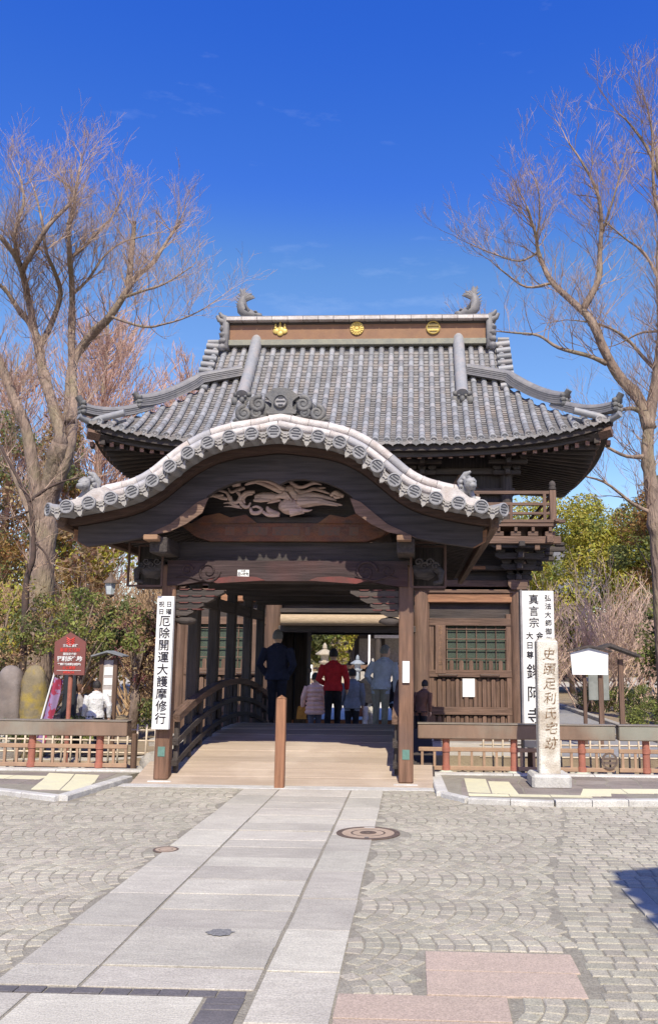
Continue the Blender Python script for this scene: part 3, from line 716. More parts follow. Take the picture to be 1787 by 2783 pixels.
obj('crest_field', MB().lathe([(.005, .012), (.165, .012), (.165, 0), (.005, 0)], (0, 0, 0), 28, M=Matrix.Translation((cx, YC - .25, zc)) @ RX), mat('dull_gilt', (.30, .24, .13), bump=.1), rid)
m.box(cx - .155, cx + .155, YC - .29, YC - .25, zc - .10, zc - .035, .01); m.box(cx - .155, cx + .155, YC - .29, YC - .25, zc + .035, zc + .10, .01)
gp('two_bar_crest', m, M_GOLD, rid, angle=rad(40))

# ---- under the eaves: boards, rafters with pale ends, soffit
m = MB()
top = [(XG + W * (-1 + 2 * k / 40), rz(abs(W * (-1 + 2 * k / 40)), 0)) for k in range(41)]
m.band([(a, b - .07) for a, b in top], [(a, b - .21) for a, b in top], YE + .06, YE + .20); m.band([(a, b - .21) for a, b in top], [(a, b - .33) for a, b in top], YE + .22, YE + .34)
gp('eave_board', m, wd('x'), roof)
def ez(dy): return prof(0) + .60 * (abs(dy) / D) ** 3.6
for sx in (-1, 1):
    m = MB()
    pts = [(YC + D * (-1 + 2 * k / 24), ez(D * (-1 + 2 * k / 24))) for k in range(25)]
    for off, z0, z1 in ((.06, .07, .21), (.24, .21, .33)):
        m = MB(); xs_ = sorted((XG + sx * (W - off), XG + sx * (W - off - .13))); vs = []
        for x in xs_: vs += [(x, a, b - z0) for a, b in pts] + [(x, a, b - z1) for a, b in pts]
        k = 25
        fs = [(i, i + 1, k + i + 1, k + i) for i in range(k - 1)] + [(2 * k + i, 2 * k + i + 1, 3 * k + i + 1, 3 * k + i) for i in range(k - 1)] + [(i, i + 1, 2 * k + i + 1, 2 * k + i) for i in range(k - 1)] + [(k + i, k + i + 1, 3 * k + i + 1, 3 * k + i) for i in range(k - 1)]
        m.add(vs, fs); gp('side_eave_board', m, wd('y'), roof)
HX, HY = 4.0, 2.42                          # plan half-size of the upper storey
def soff(px, py, e=0):                      # underside height over plan offset from the centre
    fx, fy = (abs(px) - HX) / (W - HX), (abs(py) - HY) / (D - HY); f = max(0, min(1, max(fx, fy)))
    zedge = prof(0) + .60 * (min(abs(px), W) / W) ** 3.6 * (1 if fy >= fx else 0) + (.60 * (min(abs(py), D) / D) ** 3.6 if fx > fy else 0)
    return 6.72 * (1 - f) + (zedge - .30) * f
m = MB(); NX, NY = 52, 30
vs = [(XG + W * .97 * (-1 + 2 * i / NX), YC + D * .95 * (-1 + 2 * j / NY), soff(W * .97 * (-1 + 2 * i / NX), D * .95 * (-1 + 2 * j / NY)) + .02) for i in range(NX + 1) for j in range(NY + 1)]
m.add(vs, [(i * (NY + 1) + j, (i + 1) * (NY + 1) + j, (i + 1) * (NY + 1) + j + 1, i * (NY + 1) + j + 1) for i in range(NX) for j in range(NY)])
gp('soffit', m, wd('x'), roof)
RFm = {}
M_RAFT = wood('rafter_end', (.36, .20, .15), 'y')
for k in range(-25, 26):                    # front rafters, each with a paler end face
    ax = k * .25; 
    y0, y1 = YE + .30, YC - max(HY, D - (W - abs(ax)) * (D - HY) / (W - HX) if abs(ax) > HX else HY)
    if y1 - y0 < .1: y1 = y0 + .1
    a = Vector((XG + ax, y0, soff(ax, D - .3) - .05)); b = Vector((XG + ax, y1, soff(ax, YC - y1) - .05))
    r_ = obj('rafter', MB().add([(p.x + dx, p.y, p.z + dz) for p in (a, b) for dx in (-.045, .045) for dz in (-.11, .0)], [(0, 1, 3, 2), (4, 6, 7, 5), (0, 4, 5, 1), (2, 3, 7, 6), (0, 2, 6, 4), (1, 5, 7, 3)]), wd('y'), roof)
    obj('rafter_end', MB().box(a.x - .048, a.x + .048, a.y - .012, a.y - .002, a.z - .113, a.z + .003), M_RAFT, roof)
for sx in (-1, 1):
    for k in range(-13, 14):
        dy = k * .26; x0 = W - .30; x1 = HX if abs(dy) < HY else W - (D - abs(dy)) * (W - HX) / (D - HY)
        if x0 - x1 < .1: continue
        a = Vector((XG + sx * x0, YC + dy, soff(x0, dy) - .05)); b = Vector((XG + sx * x1, YC + dy, soff(x1, dy) - .05))
        obj('rafter', MB().add([(p.x, p.y + dx, p.z + dz) for p in (a, b) for dx in (-.045, .045) for dz in (-.11, .0)], [(0, 1, 3, 2), (4, 6, 7, 5), (0, 4, 5, 1), (2, 3, 7, 6), (0, 2, 6, 4), (1, 5, 7, 3)]), wd('x'), roof)
        obj('rafter_end', MB().box(min(a.x, a.x + sx * .012), max(a.x, a.x + sx * .012), a.y - .048, a.y + .048, a.z - .113, a.z + .003), M_RAFT, roof)
    for sy in (-1, 1):                      # hip rafter with a reddish end
        a = Vector((XG + sx * (W - .08), YC + sy * (D - .08), prof(0) + .25)); b = Vector((XG + sx * HX, YC + sy * HY, 6.55))
        obj('hip_rafter', MB().tube([a, b], .14, 4), wd('y'), roof)
        obj('hip_rafter_end', MB().tube([a + (a - b).normalized() * .05, a - (a - b).normalized() * .25], .152, 4), wm('y'), roof)

# ---- upper storey
st = gp('upper_storey', MB().box(XG - HX + .2, XG + HX - .2, YC - HY + .06, YC + HY - .06, 4.6, 6.75), wd('z'))
for ax in (-3.9, -1.82, 1.82, 3.9):
    for yy in (YC - HY, YC + HY): obj('upper_column', MB().lathe([(.15, 4.6), (.15, 6.6)], (XG + ax, yy, 0), 14), wd('z'), st, angle=rad(40))
for z0, z1 in ((4.75, 4.92), (5.55, 5.70), (6.05, 6.2)): obj('tie_beam', MB().box(XG - HX - .1, XG + HX + .1, YC - HY - .09, YC + HY + .09, z0, z1, .01), wd('x'), st)
for ax in (-3.9, -1.82, 0, 1.82, 3.9):      # bracket clusters under the eave
    for t in range(3):
        z = 6.02 + t * .22; y = YC - HY - .14 - .26 * t; l = .34 + .14 * t
        obj('bracket_arm', MB().box(XG + ax - l, XG + ax + l, y - .06, y + .06, z, z + .12, .02), wd('x'), st); obj('bracket_arm', MB().box(XG + ax - .06, XG + ax + .06, y - .25, YC - HY, z - .02, z + .115, .02), wd('y'), st)
        for q in (-1, 0, 1): obj('bearing_block', MB().prism([(XG + ax + q * (l - .1) - .06, z + .121), (XG + ax + q * (l - .1) + .06, z + .121), (XG + ax + q * (l - .1) + .10, z + .17), (XG + ax + q * (l - .1) + .10, z + .219), (XG + ax + q * (l - .1) - .10, z + .219), (XG + ax + q * (l - .1) - .10, z + .17)], y - .09, y + .09), wd('z'), st)
for ax in (-2.86, 2.86):
    obj('strut_board', MB().prism([(XG + ax - .35, 5.7), (XG + ax + .35, 5.7), (XG + ax + .12, 6.05), (XG + ax - .12, 6.05)], YC - HY - .1, YC - HY - .05), wm('x'), st)
obj('door_panel', MB().box(XG - 1.5, XG + 1.5, YC - HY - .03, YC - HY + .05, 4.9, 5.55, .01), wm('x'), st)

# ---- balcony
BX, BY = 4.93, 3.50
bal = gp('balcony', MB().box(XG - BX, XG + BX, YC - BY, YC + BY, 4.60, 4.68, .01), wm('x'))
obj('edge_beam', MB().box(XG - BX - .22, XG + BX + .22, YC - BY - .02, YC - BY + .10, 4.685, 4.76, .01), wm('x'), bal)
for sx in (-1, 1): obj('edge_beam', MB().box(XG + sx * BX - .05, XG + sx * BX + .05, YC - BY - .2, YC + BY + .2, 4.687, 4.757, .01), wm('y'), bal)
for z, t in ((4.88, .045), (5.10, .05), (5.37, .055)):
    for yy in (YC - BY + .06, YC + BY - .06): obj('railing_bar', MB().box(XG - BX - .0, XG + BX + .0, yy - t / 1.6, yy + t / 1.6, z, z + t * 1.5, .01), wm('x'), bal)
    for sx in (-1, 1): obj('railing_bar', MB().box(XG + sx * (BX - .05) - t / 1.7, XG + sx * (BX - .05) + t / 1.7, YC - BY + .1, YC + BY - .1, z + .004, z + t * 1.5 - .004, .01), wm('y'), bal)
for k in range(-6, 7):
    for yy in (YC - BY + .06, YC + BY - .06): obj('railing_strut', MB().box(XG + k * .78 - .035, XG + k * .78 + .035, yy - .034, yy + .034, 4.76, 5.38 if k % 2 == 0 else 5.12, .006), wm('z'), bal)
for sx in (-1, 1):
    for yy in (YC - BY + .06, YC + BY - .06):
        o = obj('railing_post', MB().box(XG + sx * (BX - .06) - .075, XG + sx * (BX - .06) + .075, yy - .075, yy + .075, 4.7, 5.46, .012), wm('z'), bal)
        obj('post_cap', MB().lathe([(.05, 5.46), (.09, 5.48), (.09, 5.53), (.07, 5.55), (.085, 5.60), (.06, 5.67), (.01, 5.70)], (XG + sx * (BX - .06), yy, 0), 12), wd('z'), o, angle=rad(40))
for k in range(-12, 13):
    x = XG + k * .40; obj('joist', MB().box(x - .035, x + .035, YC - BY + .02, YC - HY + .1, 4.49, 4.599, .005), wm('y'), bal)
    obj('joist_block', MB().box(x - .12, x + .12, YC - BY + .06, YC - BY + .24, 4.38, 4.488, .01), wm('x'), bal)
obj('long_beam', MB().box(XG - BX - .12, XG + BX + .12, YC - BY + .06, YC - BY + .22, 4.20, 4.377, .015), wm('x'), bal)
for sx in (-1, 1): obj('long_beam', MB().box(XG + sx * (BX - .16) - .08, XG + sx * (BX - .16) + .08, YC - BY - .12, YC + BY + .12, 4.203, 4.374, .015), wm('y'), bal)
for k in range(-5, 6): obj('joist_block', MB().box(XG + k * .9 - .06, XG + k * .9 + .06, YC - BY + .1, YC - BY + .2, 4.06, 4.197, .01), wm('x'), bal)

# ---- lower storey
CX = (-4.13, -1.80, 1.80, 4.13)
bod = gp('lower_storey', MB().box(XG - 4.05, XG + 4.05, YF + .2, YF + .26, 3.45, 4.45), wd('x'))
tag(bod, 'dark boarded wall band under the balcony')
for ax in CX:
    for yy in (YF, 24.05, 26.5):
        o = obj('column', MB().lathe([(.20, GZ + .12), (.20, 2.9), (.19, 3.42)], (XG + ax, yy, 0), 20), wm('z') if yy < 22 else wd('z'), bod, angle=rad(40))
        obj('column_base', MB().lathe([(.30, GZ - .05), (.32, GZ + .05), (.24, GZ + .12)], (XG + ax, yy, 0), 20), M_STONE, o, angle=rad(40))
    for t in range(4):                      # stepped brackets carrying the balcony
        z = 3.42 + t * .235; y = YF - .02 - .27 * t; l = .26 + .16 * t
        ar = obj('bracket_arm', MB().prism([(XG + ax - l, z + .14), (XG + ax - l, z + .06), (XG + ax - l + .1, z), (XG + ax + l - .1, z), (XG + ax + l, z + .06), (XG + ax + l, z + .14)], y - .075, y + .075), wd('x'), bod)
        obj('bracket_arm', MB().box(XG + ax - .07, XG + ax + .07, y - .28, YF + .1, z - .003, z + .135, .02), wd('y'), bod)
        for q in (-1, 0, 1):
            c = XG + ax + q * (l - .12); obj('bearing_block', MB().prism([(c - .07, z + .141), (c + .07, z + .141), (c + .115, z + .18), (c + .115, z + .233), (c - .115, z + .233), (c - .115, z + .18)], y - .11, y + .11), wd('x'), ar)
        if abs(ax) > 3:                     # side-facing arms at the corners
            sx = 1 if ax > 0 else -1
            obj('bracket_arm', MB().box(min(XG + ax, XG + ax + sx * (.35 + .27 * t)), max(XG + ax, XG + ax + sx * (.35 + .27 * t)), YF - .075, YF + .075, z + .004, z + .131, .02), wd('x'), bod)
            obj('bearing_block', MB().box(XG + ax + sx * (.22 + .27 * t) - .11, XG + ax + sx * (.22 + .27 * t) + .11, YF - .11, YF + .11, z + .139, z + .231, .02), wd('x'), bod)
        if t == 0:
            obj('capital', MB().prism([(XG + ax - .17, 3.19), (XG + ax + .17, 3.19), (XG + ax + .25, 3.30), (XG + ax + .25, 3.418), (XG + ax - .25, 3.418), (XG + ax - .25, 3.30)], YF - .25, YF + .25), wm('x'), bod)
obj('head_beam', MB().box(XG - 4.35, XG + 4.35, YF - .16, YF + .16, 3.10, 3.187, .015), wm('x'), bod)
obj('tie_beam', MB().box(XG - 4.5, XG + 4.5, YF - .12, YF + .12, 2.87, 3.098, .02), wl('x'), bod)
obj('upper_beam', MB().box(XG - 4.6, XG + 4.6, YF - .11, YF + .11, 3.66, 3.78, .02), wd('x'), bod)
for a0, a1 in ((2.2, 3.35), (-3.35, -2.2)): obj('pale_board', MB().box(XG + a0, XG + a1, YF - .14, YF - .113, 3.68, 3.76, .005), wl('x'), bod)
obj('curved_strut', MB().box(XG + 1.95, XG + 3.95, YF - .08, YF - .0, 3.26, 3.42, .01), wm('x'), bod); obj('curved_strut', MB().box(XG - 3.95, XG - 1.95, YF - .08, YF - .0, 3.26, 3.42, .01), wm('x'), bod)
obj('dark_panel', MB().box(XG - 4.0, XG - 1.95, YF + .03, YF + .07, 2.49, 2.869), wd('x'), bod); obj('dark_panel', MB().box(XG + 1.95, XG + 4.0, YF + .03, YF + .07, 2.49, 2.869), wd('x'), bod)
# side bays: lattice window above a slatted panel, mirrored left and right
M_NET = mat('green_wire_netting', (.085, .11, .085), (.05, .065, .05), scale=90, rough=.8, bump=.5, bscale=160, detail=1, lo=.42, hi=.52)
for sx in (-1, 1):
    bay = gp('side_bay', MB().box(XG + sx * 2.97 - 1.0, XG + sx * 2.97 + 1.0, YF + .08, YF + .14, GZ + .1, 2.49), wd('z'))
    X = lambda a: XG + sx * a
    def bx(name, a0, a1, z0, z1, y0, y1, m, c=.008, par=bay): return obj(name, MB().box(min(X(a0), X(a1)), max(X(a0), X(a1)), YF + y0, YF + y1, z0, z1, c), m, par)
    bx('window_head', 1.98, 3.95, 2.32, 2.50, -.09, .05, wm('x')); bx('mid_rail', 1.98, 3.95, 1.10, 1.27, -.09, .05, wm('x'))
    bx('frame_post', 3.83, 3.97, GZ + .1, 2.6, -.07, .03, wm('z')); bx('frame_post', 1.97, 2.10, GZ + .1, 2.5, -.06, .03, wm('z'))
    bx('low_rail', 1.98, 3.95, .22, .40, -.08, .05, wm('x')); bx('carved_board', 2.13, 2.38, 1.18, 2.33, -.10, -.06, wm('z'))
    win = bx('lattice_window', 2.39, 3.83, 1.27, 2.32, .02, .05, M_NET)
    for k in range(7): bx('lattice_bar', 2.40 + k * .235, 2.425 + k * .235, 1.272, 2.318, -.035, -.005, wm('z'), .004, win)
    for k in range(4): bx('lattice_rail', 2.39, 3.83, 1.52 + k * .235, 1.543 + k * .235, -.055, -.037, wm('x'), .004, win)
    def slat(a, w_, z0, z1, y, m, par):
        x = X(a); r_ = w_ / 2; P = [(x - r_, z0), (x + r_, z0)] + [(x + r_ * math.cos(t), z1 - r_ + r_ * math.sin(t)) for t in (PI * k / 6 for k in range(7))]
        obj('slat', MB().prism(P, YF + y - .025, YF + y), m, par)
    for k in range(6): slat(2.52 + k * .235, .10, 1.272, 1.50, -.01, wm('z'), win)
    for k in range(17): slat(2.12 + k * .107, .098 if k % 2 else .085, .402, 1.08 - (.02 if k % 2 else 0), -.02 if k % 2 else .02, wm('z'), bay)
    for k in range(17): slat(2.12 + k * .107, .098 if k % 2 else .085, GZ + .1, .20, -.02 if k % 2 else .02, wm('z'), bay)
    for a in (2.2, 3.2):
        ir = obj('iron_bar', MB().tube([(X(a), YF - .09, 1.16), (X(a), YF - .13, 1.16), (X(a + .45), YF - .13, 1.16), (X(a + .45), YF - .09, 1.16)], .012, 6), M_IRON, bay)
    bx('sill_beam', 1.98, 3.95, GZ - .05, GZ + .1, -.12, .1, wm('x'))
# carved plank lettering on the right bay
cb = XG + 2.255
for i, ch in enumerate('関東八十八ヶ所霊場'): write(gate, ch, cb, YF - .102, 2.26 - i * .118, .10, wf('z'), .001, name='carved_character', ext=.0015)
# doorway: lintels, rolled blind, passage walls, open leaves, sill
pas = gp('passage', MB().box(XG - 1.72, XG + 1.72, YF - .1, 26.6, 2.62, 2.72), wd('x'))
M_BLIND = mat('rolled_reed_blind', (.50, .38, .26), (.38, .28, .19), scale=60, stretch=(.1, 1, 1), rough=.85, bump=.5, bscale=110, fine=.2)
obj('rolled_blind', MB().tube([(XG - 1.58, YF - .26, 2.43), (XG + 1.58, YF - .26, 2.43)], .135, 14), M_BLIND, pas, angle=rad(40))
obj('door_lintel', MB().box(XG - 1.7, XG + 1.7, YF - .14, YF + .14, 2.14, 2.30, .02), wd('x'), pas); obj('door_lintel', MB().box(XG - 1.7, XG + 1.7, 26.4, 26.6, 2.2, 2.45, .02), wd('x'), pas)
obj('hanging_wall', MB().box(XG - 1.7, XG + 1.7, YF + .05, YF + .12, 2.30, 3.0), wd('x'), pas); obj('hanging_wall', MB().box(XG - 1.7, XG + 1.7, 26.45, 26.5, 2.45, 4.4), wd('x'), pas)
for sx in (-1, 1):
    obj('passage_wall', MB().box(XG + sx * 1.86 - .04, XG + sx * 1.86 + .04, YF + .2, 26.4, GZ, 2.62), wd('y'), pas)
    a = 1.36 if sx < 0 else 1.55
    lf = obj('door_leaf', MB().box(min(XG + sx * a, XG + sx * (a + .07)), max(XG + sx * a, XG + sx * (a + .07)), 24.2, 25.8, GZ + .1, 2.5, .01), wd('z'), pas)
    for z in (.2, 1.1, 2.0): obj('door_batten', MB().box(min(XG + sx * (a - .04), XG + sx * a) + .0, max(XG + sx * (a - .04), XG + sx * a), 24.25, 25.75, z, z + .12, .01), wm('y'), lf)
    obj('jamb_post', MB().box(XG + sx * 1.42 - .17 + (.02 if sx < 0 else .03), XG + sx * 1.42 + .17, 23.9, 24.2, GZ, 2.62, .02), wd('z'), pas)
    obj('rear_wall', MB().box(XG + sx * 2.97 - 1.1, XG + sx * 2.97 + 1.1, 26.45, 26.55, GZ, 4.4), wd('z'), bod)
    obj('end_wall', MB().box(XG + sx * 4.1 - .05, XG + sx * 4.1 + .05, YF + .2, 26.45, GZ, 4.45), wd('y'), bod)
obj('sill', MB().box(XG - 1.7, XG + 1.7, 23.95, 24.15, GZ - .05, GZ + .30, .02), wl('x'), pas)
obj('stone_floor', MB().box(XG - 4.6, XG + 4.6, YF - .5, 27.2, GZ - .3, GZ + .02, .02), M_STONE, bod)
tag(pas, 'dark open passage through the middle of the gate')
t = tag(obj('paper_notice', MB().box(XG + 2.78, XG + 2.78 + .29, YF - .055, YF - .045, .64, 1.07), M_PAPER), 'white paper notice pinned to the slatted wall right of the gateway', 'notice')
# ================================================================ THE ROOFED BRIDGE
XB = -1.70; YG = 10.35; YP = 11.45; Y0, Y1 = 11.22, 18.75; PX_L, PX_R = -3.2, -.12
br = tag(bpy.data.objects.new('roofed_bridge', None), 'arched wooden bridge under a curved tiled gable roof with a carved phoenix', 'bridge'); COL.objects.link(br)
def dz(y): return .43 * (1 - ((y - 14.95) / 3.73) ** 2)
M_DECK = mat('deck_plank', (.42, .33, .258), (.34, .262, .205), scale=16, stretch=(.08, 1.4, 1), rough=.8, bump=.3, bscale=50, island=.15, big=.6, big_c=(.50, .41, .33), big_scale=1.4, fine=.12)
dk = obj('deck', MB().grid(lambda u, v: (-3.5 + 3.75 * u, Y0 + .02 + (Y1 - Y0) * v, dz(Y0 + (Y1 - Y0) * v) - .07), 1, 30), wd('x'), br)
n = 26
for k in range(n):
    a, b = Y0 + (Y1 - Y0) * k / n, Y0 + (Y1 - Y0) * (k + 1) / n
    x0, x1 = (-3.55, .22) if k < 3 else (-3.12, -.20)
    m = MB().box(x0 + R.uniform(0, .01), x1, a + .006, b - .006, -.07, 0, .005)
    m.v = [(x, y, z + dz(y) + .004 * (k % 2)) for x, y, z in m.v]
    obj('deck_plank', m, M_DECK, dk)
m = MB()
for x in (-3.12, -.20):
    top = [(x, Y0 + (Y1 - Y0) * k / 20, dz(Y0 + (Y1 - Y0) * k / 20)) for k in range(21)]
    m.sweep([(p[0], p[1], p[2] - .2) for p in top], [(-.1, -.2), (.1, -.2), (.1, .12), (-.1, .12)])
obj('edge_girder', m, wm('y'), dk)
for x in (-2.9, -1.66, -.4):
    for y in (13.7, 16.2): obj('bridge_pier', MB().lathe([(.16, -1.4), (.16, dz(y) - .3)], (x, y, 0), 12), wd('z'), dk)
# posts
YS = [YP, 12.8, 14.05, 15.4, 16.9, 18.3]
for i, y in enumerate(YS):
    for x in (PX_L, PX_R):
        h = .093 if i == 0 else .08; zb = 0 if i == 0 else dz(y)
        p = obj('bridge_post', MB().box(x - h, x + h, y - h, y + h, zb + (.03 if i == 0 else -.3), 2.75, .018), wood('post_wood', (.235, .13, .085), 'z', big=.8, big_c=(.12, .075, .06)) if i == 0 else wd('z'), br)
        if i == 0:
            obj('post_foot', MB().box(x - .16, x + .16, y - .16, y + .16, -.05, .028, .02), M_KERB, p)
            obj('metal_plate', MB().box(x - .045, x + .045, y - h - .006, y - h - .001, .32, .44, .002), mat('verdigris_plate', (.13, .24, .20), (.10, .19, .16), scale=20, rough=.6), p)
# railings: three curved rails and short struts on each side
for x in (-3.08, -.24):
    for off, t in ((.16, .045), (.42, .05), (.72, .06)):
        pts = [(x, y, dz(y) + off) for y in [Y0 + .28 + (Y1 - Y0 - .3) * k / 24 for k in range(25)]]
        obj('railing_bar', MB().sweep(pts, [(-t, -t * .8), (t, -t * .8), (t, t * .8), (-t, t * .8)]), wm('y') if off > .5 else wd('y'), br)
    for k in range(12):
        y = Y0 + .4 + k * .62; obj('railing_strut', MB().box(x - .03, x + .03, y - .04, y + .04, dz(y) + .02, dz(y) + .70, .006), wd('z'), br)
# beams and plates
for i, y in enumerate(YS):
    if i: obj('cross_beam', MB().box(PX_L - .1, PX_R + .1, y - .1, y + .1, 2.62, 2.82, .015), wd('x'), br); obj('collar_beam', MB().box(PX_L + .2, PX_R - .2, y - .06, y + .06, 3.05, 3.18, .01), wd('x'), br)
for x in (PX_L, PX_R): obj('wall_plate', MB().box(x - .11, x + .11, YG + .45, 18.9, 2.84, 3.04, .015), wd('y'), br); obj('side_tie', MB().box(x - .06, x + .06, YP, 18.4, 2.30, 2.48, .01), wd('y'), br)
def arch(x0, x1, zt, zb, rise, y0, y1, nm, m, par=br, n=24):
    top = [(x0 + (x1 - x0) * k / n, zt) for k in range(n + 1)]; bot = []
    for k in range(n + 1):
        t = abs(2 * k / n - 1); bot.append((x0 + (x1 - x0) * k / n, zb + rise * (1 - ss(.62, .98, t))))
    return obj(nm, MB().band(top, bot, y0, y1), m, par)
M_POLY = mat('faded_red_polychrome', (.17, .065, .035), (.085, .05, .04), scale=4, stretch=(1, 1, 2.2), rough=.7, bump=.3, big=.7, big_c=(.20, .10, .045), big_scale=3, fine=.25)
M_RED = mat('faded_red_paint', (.17, .045, .04), (.10, .045, .04), scale=5, rough=.7, bump=.2, big=.5, big_c=(.07, .05, .045), big_scale=3)
tb = arch(PX_L - .02, PX_R + .02, 2.80, 2.47, .07, YP - .12, YP + .12, 'tie_beam', wood('plum_wood', (.070, .044, .044), 'x', big=.5, big_c=(.10, .04, .036)))
for sx in (-1, 1):                          # carved scroll and painted ends of the tie beam
    c = XG + sx * 1.02; m = MB()
    p, r_ = curl((c, 2.66), .15, 1.5, .02, YP - .125, sx); m.tube(p, r_, 6)
    p, r_ = curl((c + sx * .28, 2.68), .075, 1.3, .013, YP - .125, -sx); m.tube(p, r_, 6)
    m.tube([(c - sx * .14, YP - .125, 2.60), (c + sx * .1, YP - .125, 2.545), (c + sx * .3, YP - .125, 2.60), (c + sx * .42, YP - .125, 2.58)], [.01, .016, .013, .006], 6)
    obj('carved_scroll', m, wood('plum_wood', (.095, .05, .05), 'x'), tb, smooth=True)
    obj('painted_end', MB().prism([(XG + sx * .28, 2.545), (XG + sx * .9, 2.505), (XG + sx * 1.05, 2.55), (XG + sx * .7, 2.60), (XG + sx * .4, 2.59)], YP - .128, YP - .1215), M_RED, tb)
st_ = tag(obj('paper_sticker', MB().box(-2.225 - .075, -2.225 + .075, YP - .125, YP - .1215, 2.585, 2.68), M_PAPER), 'small white votive paper sticker with black lettering on the tie beam', 'sticker')
write(st_, '三いけた', -2.225, YP - .128, 2.625, .045, M_INK, .0015, name='sticker_lettering', W=.8); write(st_, '大 田', -2.225, YP - .128, 2.665, .022, M_INK, .0005, name='sticker_lettering')
obj('frieze_board', MB().box(PX_L, PX_R, YP - .04, YP + .05, 2.802, 3.05), wd('x'), br)
fr_ = obj('painted_beam', MB().prism([(XG - 1.44, 3.29), (XG - 1.22, 3.12), (XG - 1.02, 3.055), (XG + 1.02, 3.055), (XG + 1.22, 3.12), (XG + 1.44, 3.29)], YP - .13, YP + .1), M_POLY, br)
M_FADE = mat('faded_pigment', (.115, .085, .065), (.18, .08, .05), scale=30, rough=.8, bump=.1)
for x, w_ in ((-2.42, .06), (-2.05, .13), (-1.80, .06), (-1.62, .12), (-1.40, .03), (-1.12, .14), (-.80, .06)): obj('faded_figure', MB().box(x - w_, x + w_, YP - .134, YP - .1315, 3.13, 3.24), M_FADE, fr_)
obj('upper_plate', MB().box(PX_L - .1, PX_R + .1, YP - .1, YP + .1, 3.292, 3.38, .01), wd('x'), br)
# stepped bracket corbels on the inner side of the front posts
for sx, x in ((1, PX_L), (-1, PX_R)):
    for t in range(4):
        l = .62 - .13 * t; z = 2.40 - t * .085; xa, xb = sorted((x + sx * .1, x + sx * (.1 + l)))
        c = obj('corbel', MB().prism([(x + sx * .1, z + .02), (x + sx * (.1 + l), z + .02), (x + sx * (.1 + l), z - .01), (x + sx * (.1 + l - .09), z - .055), (x + sx * .1, z - .055)], YP - .07, YP + .09), wd('x'), br)  # dark timber colour stands in for roof shade that misses the corbels
        for q in range(3 - t // 2):
            xx = x + sx * (.2 + q * .17); obj('bearing_block', MB().prism([(xx - .045, z + .021), (xx + .045, z + .021), (xx + .07, z + .034), (xx - .07, z + .034)], YP - .085, YP + .1), M_RED, c)
    xx = x + sx * .27; obj('carved_nose', MB().ell((xx - sx * .07, YP, 2.03), (.16, .07, .055), 10, 8, .3, 3), wd('x'), br, smooth=True)
# wire cages over the carved beam ends
M_WIRE = mat('cage_frame_wood', (.12, .07, .055), bump=.1)
for sx, x in ((-1, PX_L), (1, PX_R)):
    xa, xb = sorted((x + sx * .06, x + sx * .50)); za, zb = 2.46, 3.03
    cg = obj('carving_cage', MB().box(xa, xb, YP + .22, YP + .24, za, zb), wd('z'), br)
    for a in (xa, xb):
        for y in (YP - .22, YP + .2): obj('cage_bar', MB().box(a - .013, a + .013, y - .013, y + .013, za, zb), M_WIRE, cg)
    for z in (za, zb):
        for y in (YP - .22, YP + .2): obj('cage_bar', MB().box(xa, xb, y - .012, y + .012, z - .012, z + .012), M_WIRE, cg)
    m = MB(); cx = (xa + xb) / 2
    m.ell((cx - sx * .05, YP, 2.70), (.17, .13, .12), 14, 10, .5, 4); m.tube([(cx + sx * .05, YP, 2.74), (cx + sx * .17, YP - .04, 2.66), (cx + sx * .16, YP - .06, 2.54), (cx + sx * .07, YP - .06, 2.52)], [.07, .05, .035, .025], 8)
    for k in range(4): p, r_ = curl((cx - sx * (.12 - .07 * k), 2.79 - .05 * (k % 2)), .05, 1.3, .016, YP - .12, sx); m.tube(p, r_, 5)
    obj('carved_beast', m, wood('faded_carving', (.10, .085, .085), 'x'), cg, smooth=True)

# ---- curved gable roof
PRF = [(0, 0), (.29, .03), (.55, .066), (.81, .14), (1.04, .265), (1.25, .43), (1.46, .605), (1.69, .735), (1.94, .815), (2.21, .872), (2.46, .915), (2.74, .935)]
AP = 4.235
def pz(x):
    x = abs(x)
    for (a, b), (c, d) in zip(PRF, PRF[1:]):
        if x <= c:
            t = (x - a) / (c - a); i = PRF.index((a, b)); m0 = (d - PRF[i - 1][1]) / (c - PRF[i - 1][0]) if i else 0
            m1 = (PRF[i + 2][1] - b) / (PRF[i + 2][0] - a) if i + 2 < len(PRF) else (d - b) / (c - a); h = c - a
            return AP - ((2 * t**3 - 3 * t**2 + 1) * b + (t**3 - 2 * t**2 + t) * h * m0 + (-2 * t**3 + 3 * t**2) * d + (t**3 - t**2) * h * m1)
    return AP - PRF[-1][1]
NP = 56; XS = [-2.74 + 5.48 * k / NP for k in range(NP + 1)]
YB = 18.95
rb = obj('bridge_roof', MB().band([(XB + x, pz(x) + .06) for x in XS], [(XB + x, pz(x) - .05) for x in XS], YG + .06, YB), M_TILEP, br, angle=rad(40))
m = MB(); y = YG + .75
while y < YB - .1:                          # rows of round tiles running down the slopes behind the front edge
    m.tube([(XB + x, y, pz(x) + .075) for x in XS[::2]], .075, 8); y += .28
tag(obj('slope_round_tiles', m, M_TILE, rb, angle=rad(40)), kind='stuff')
obj('bridge_ridge', MB().box(XB - .16, XB + .16, YG + .9, YB, AP + .1, AP + .42, .05), M_TILE, rb)
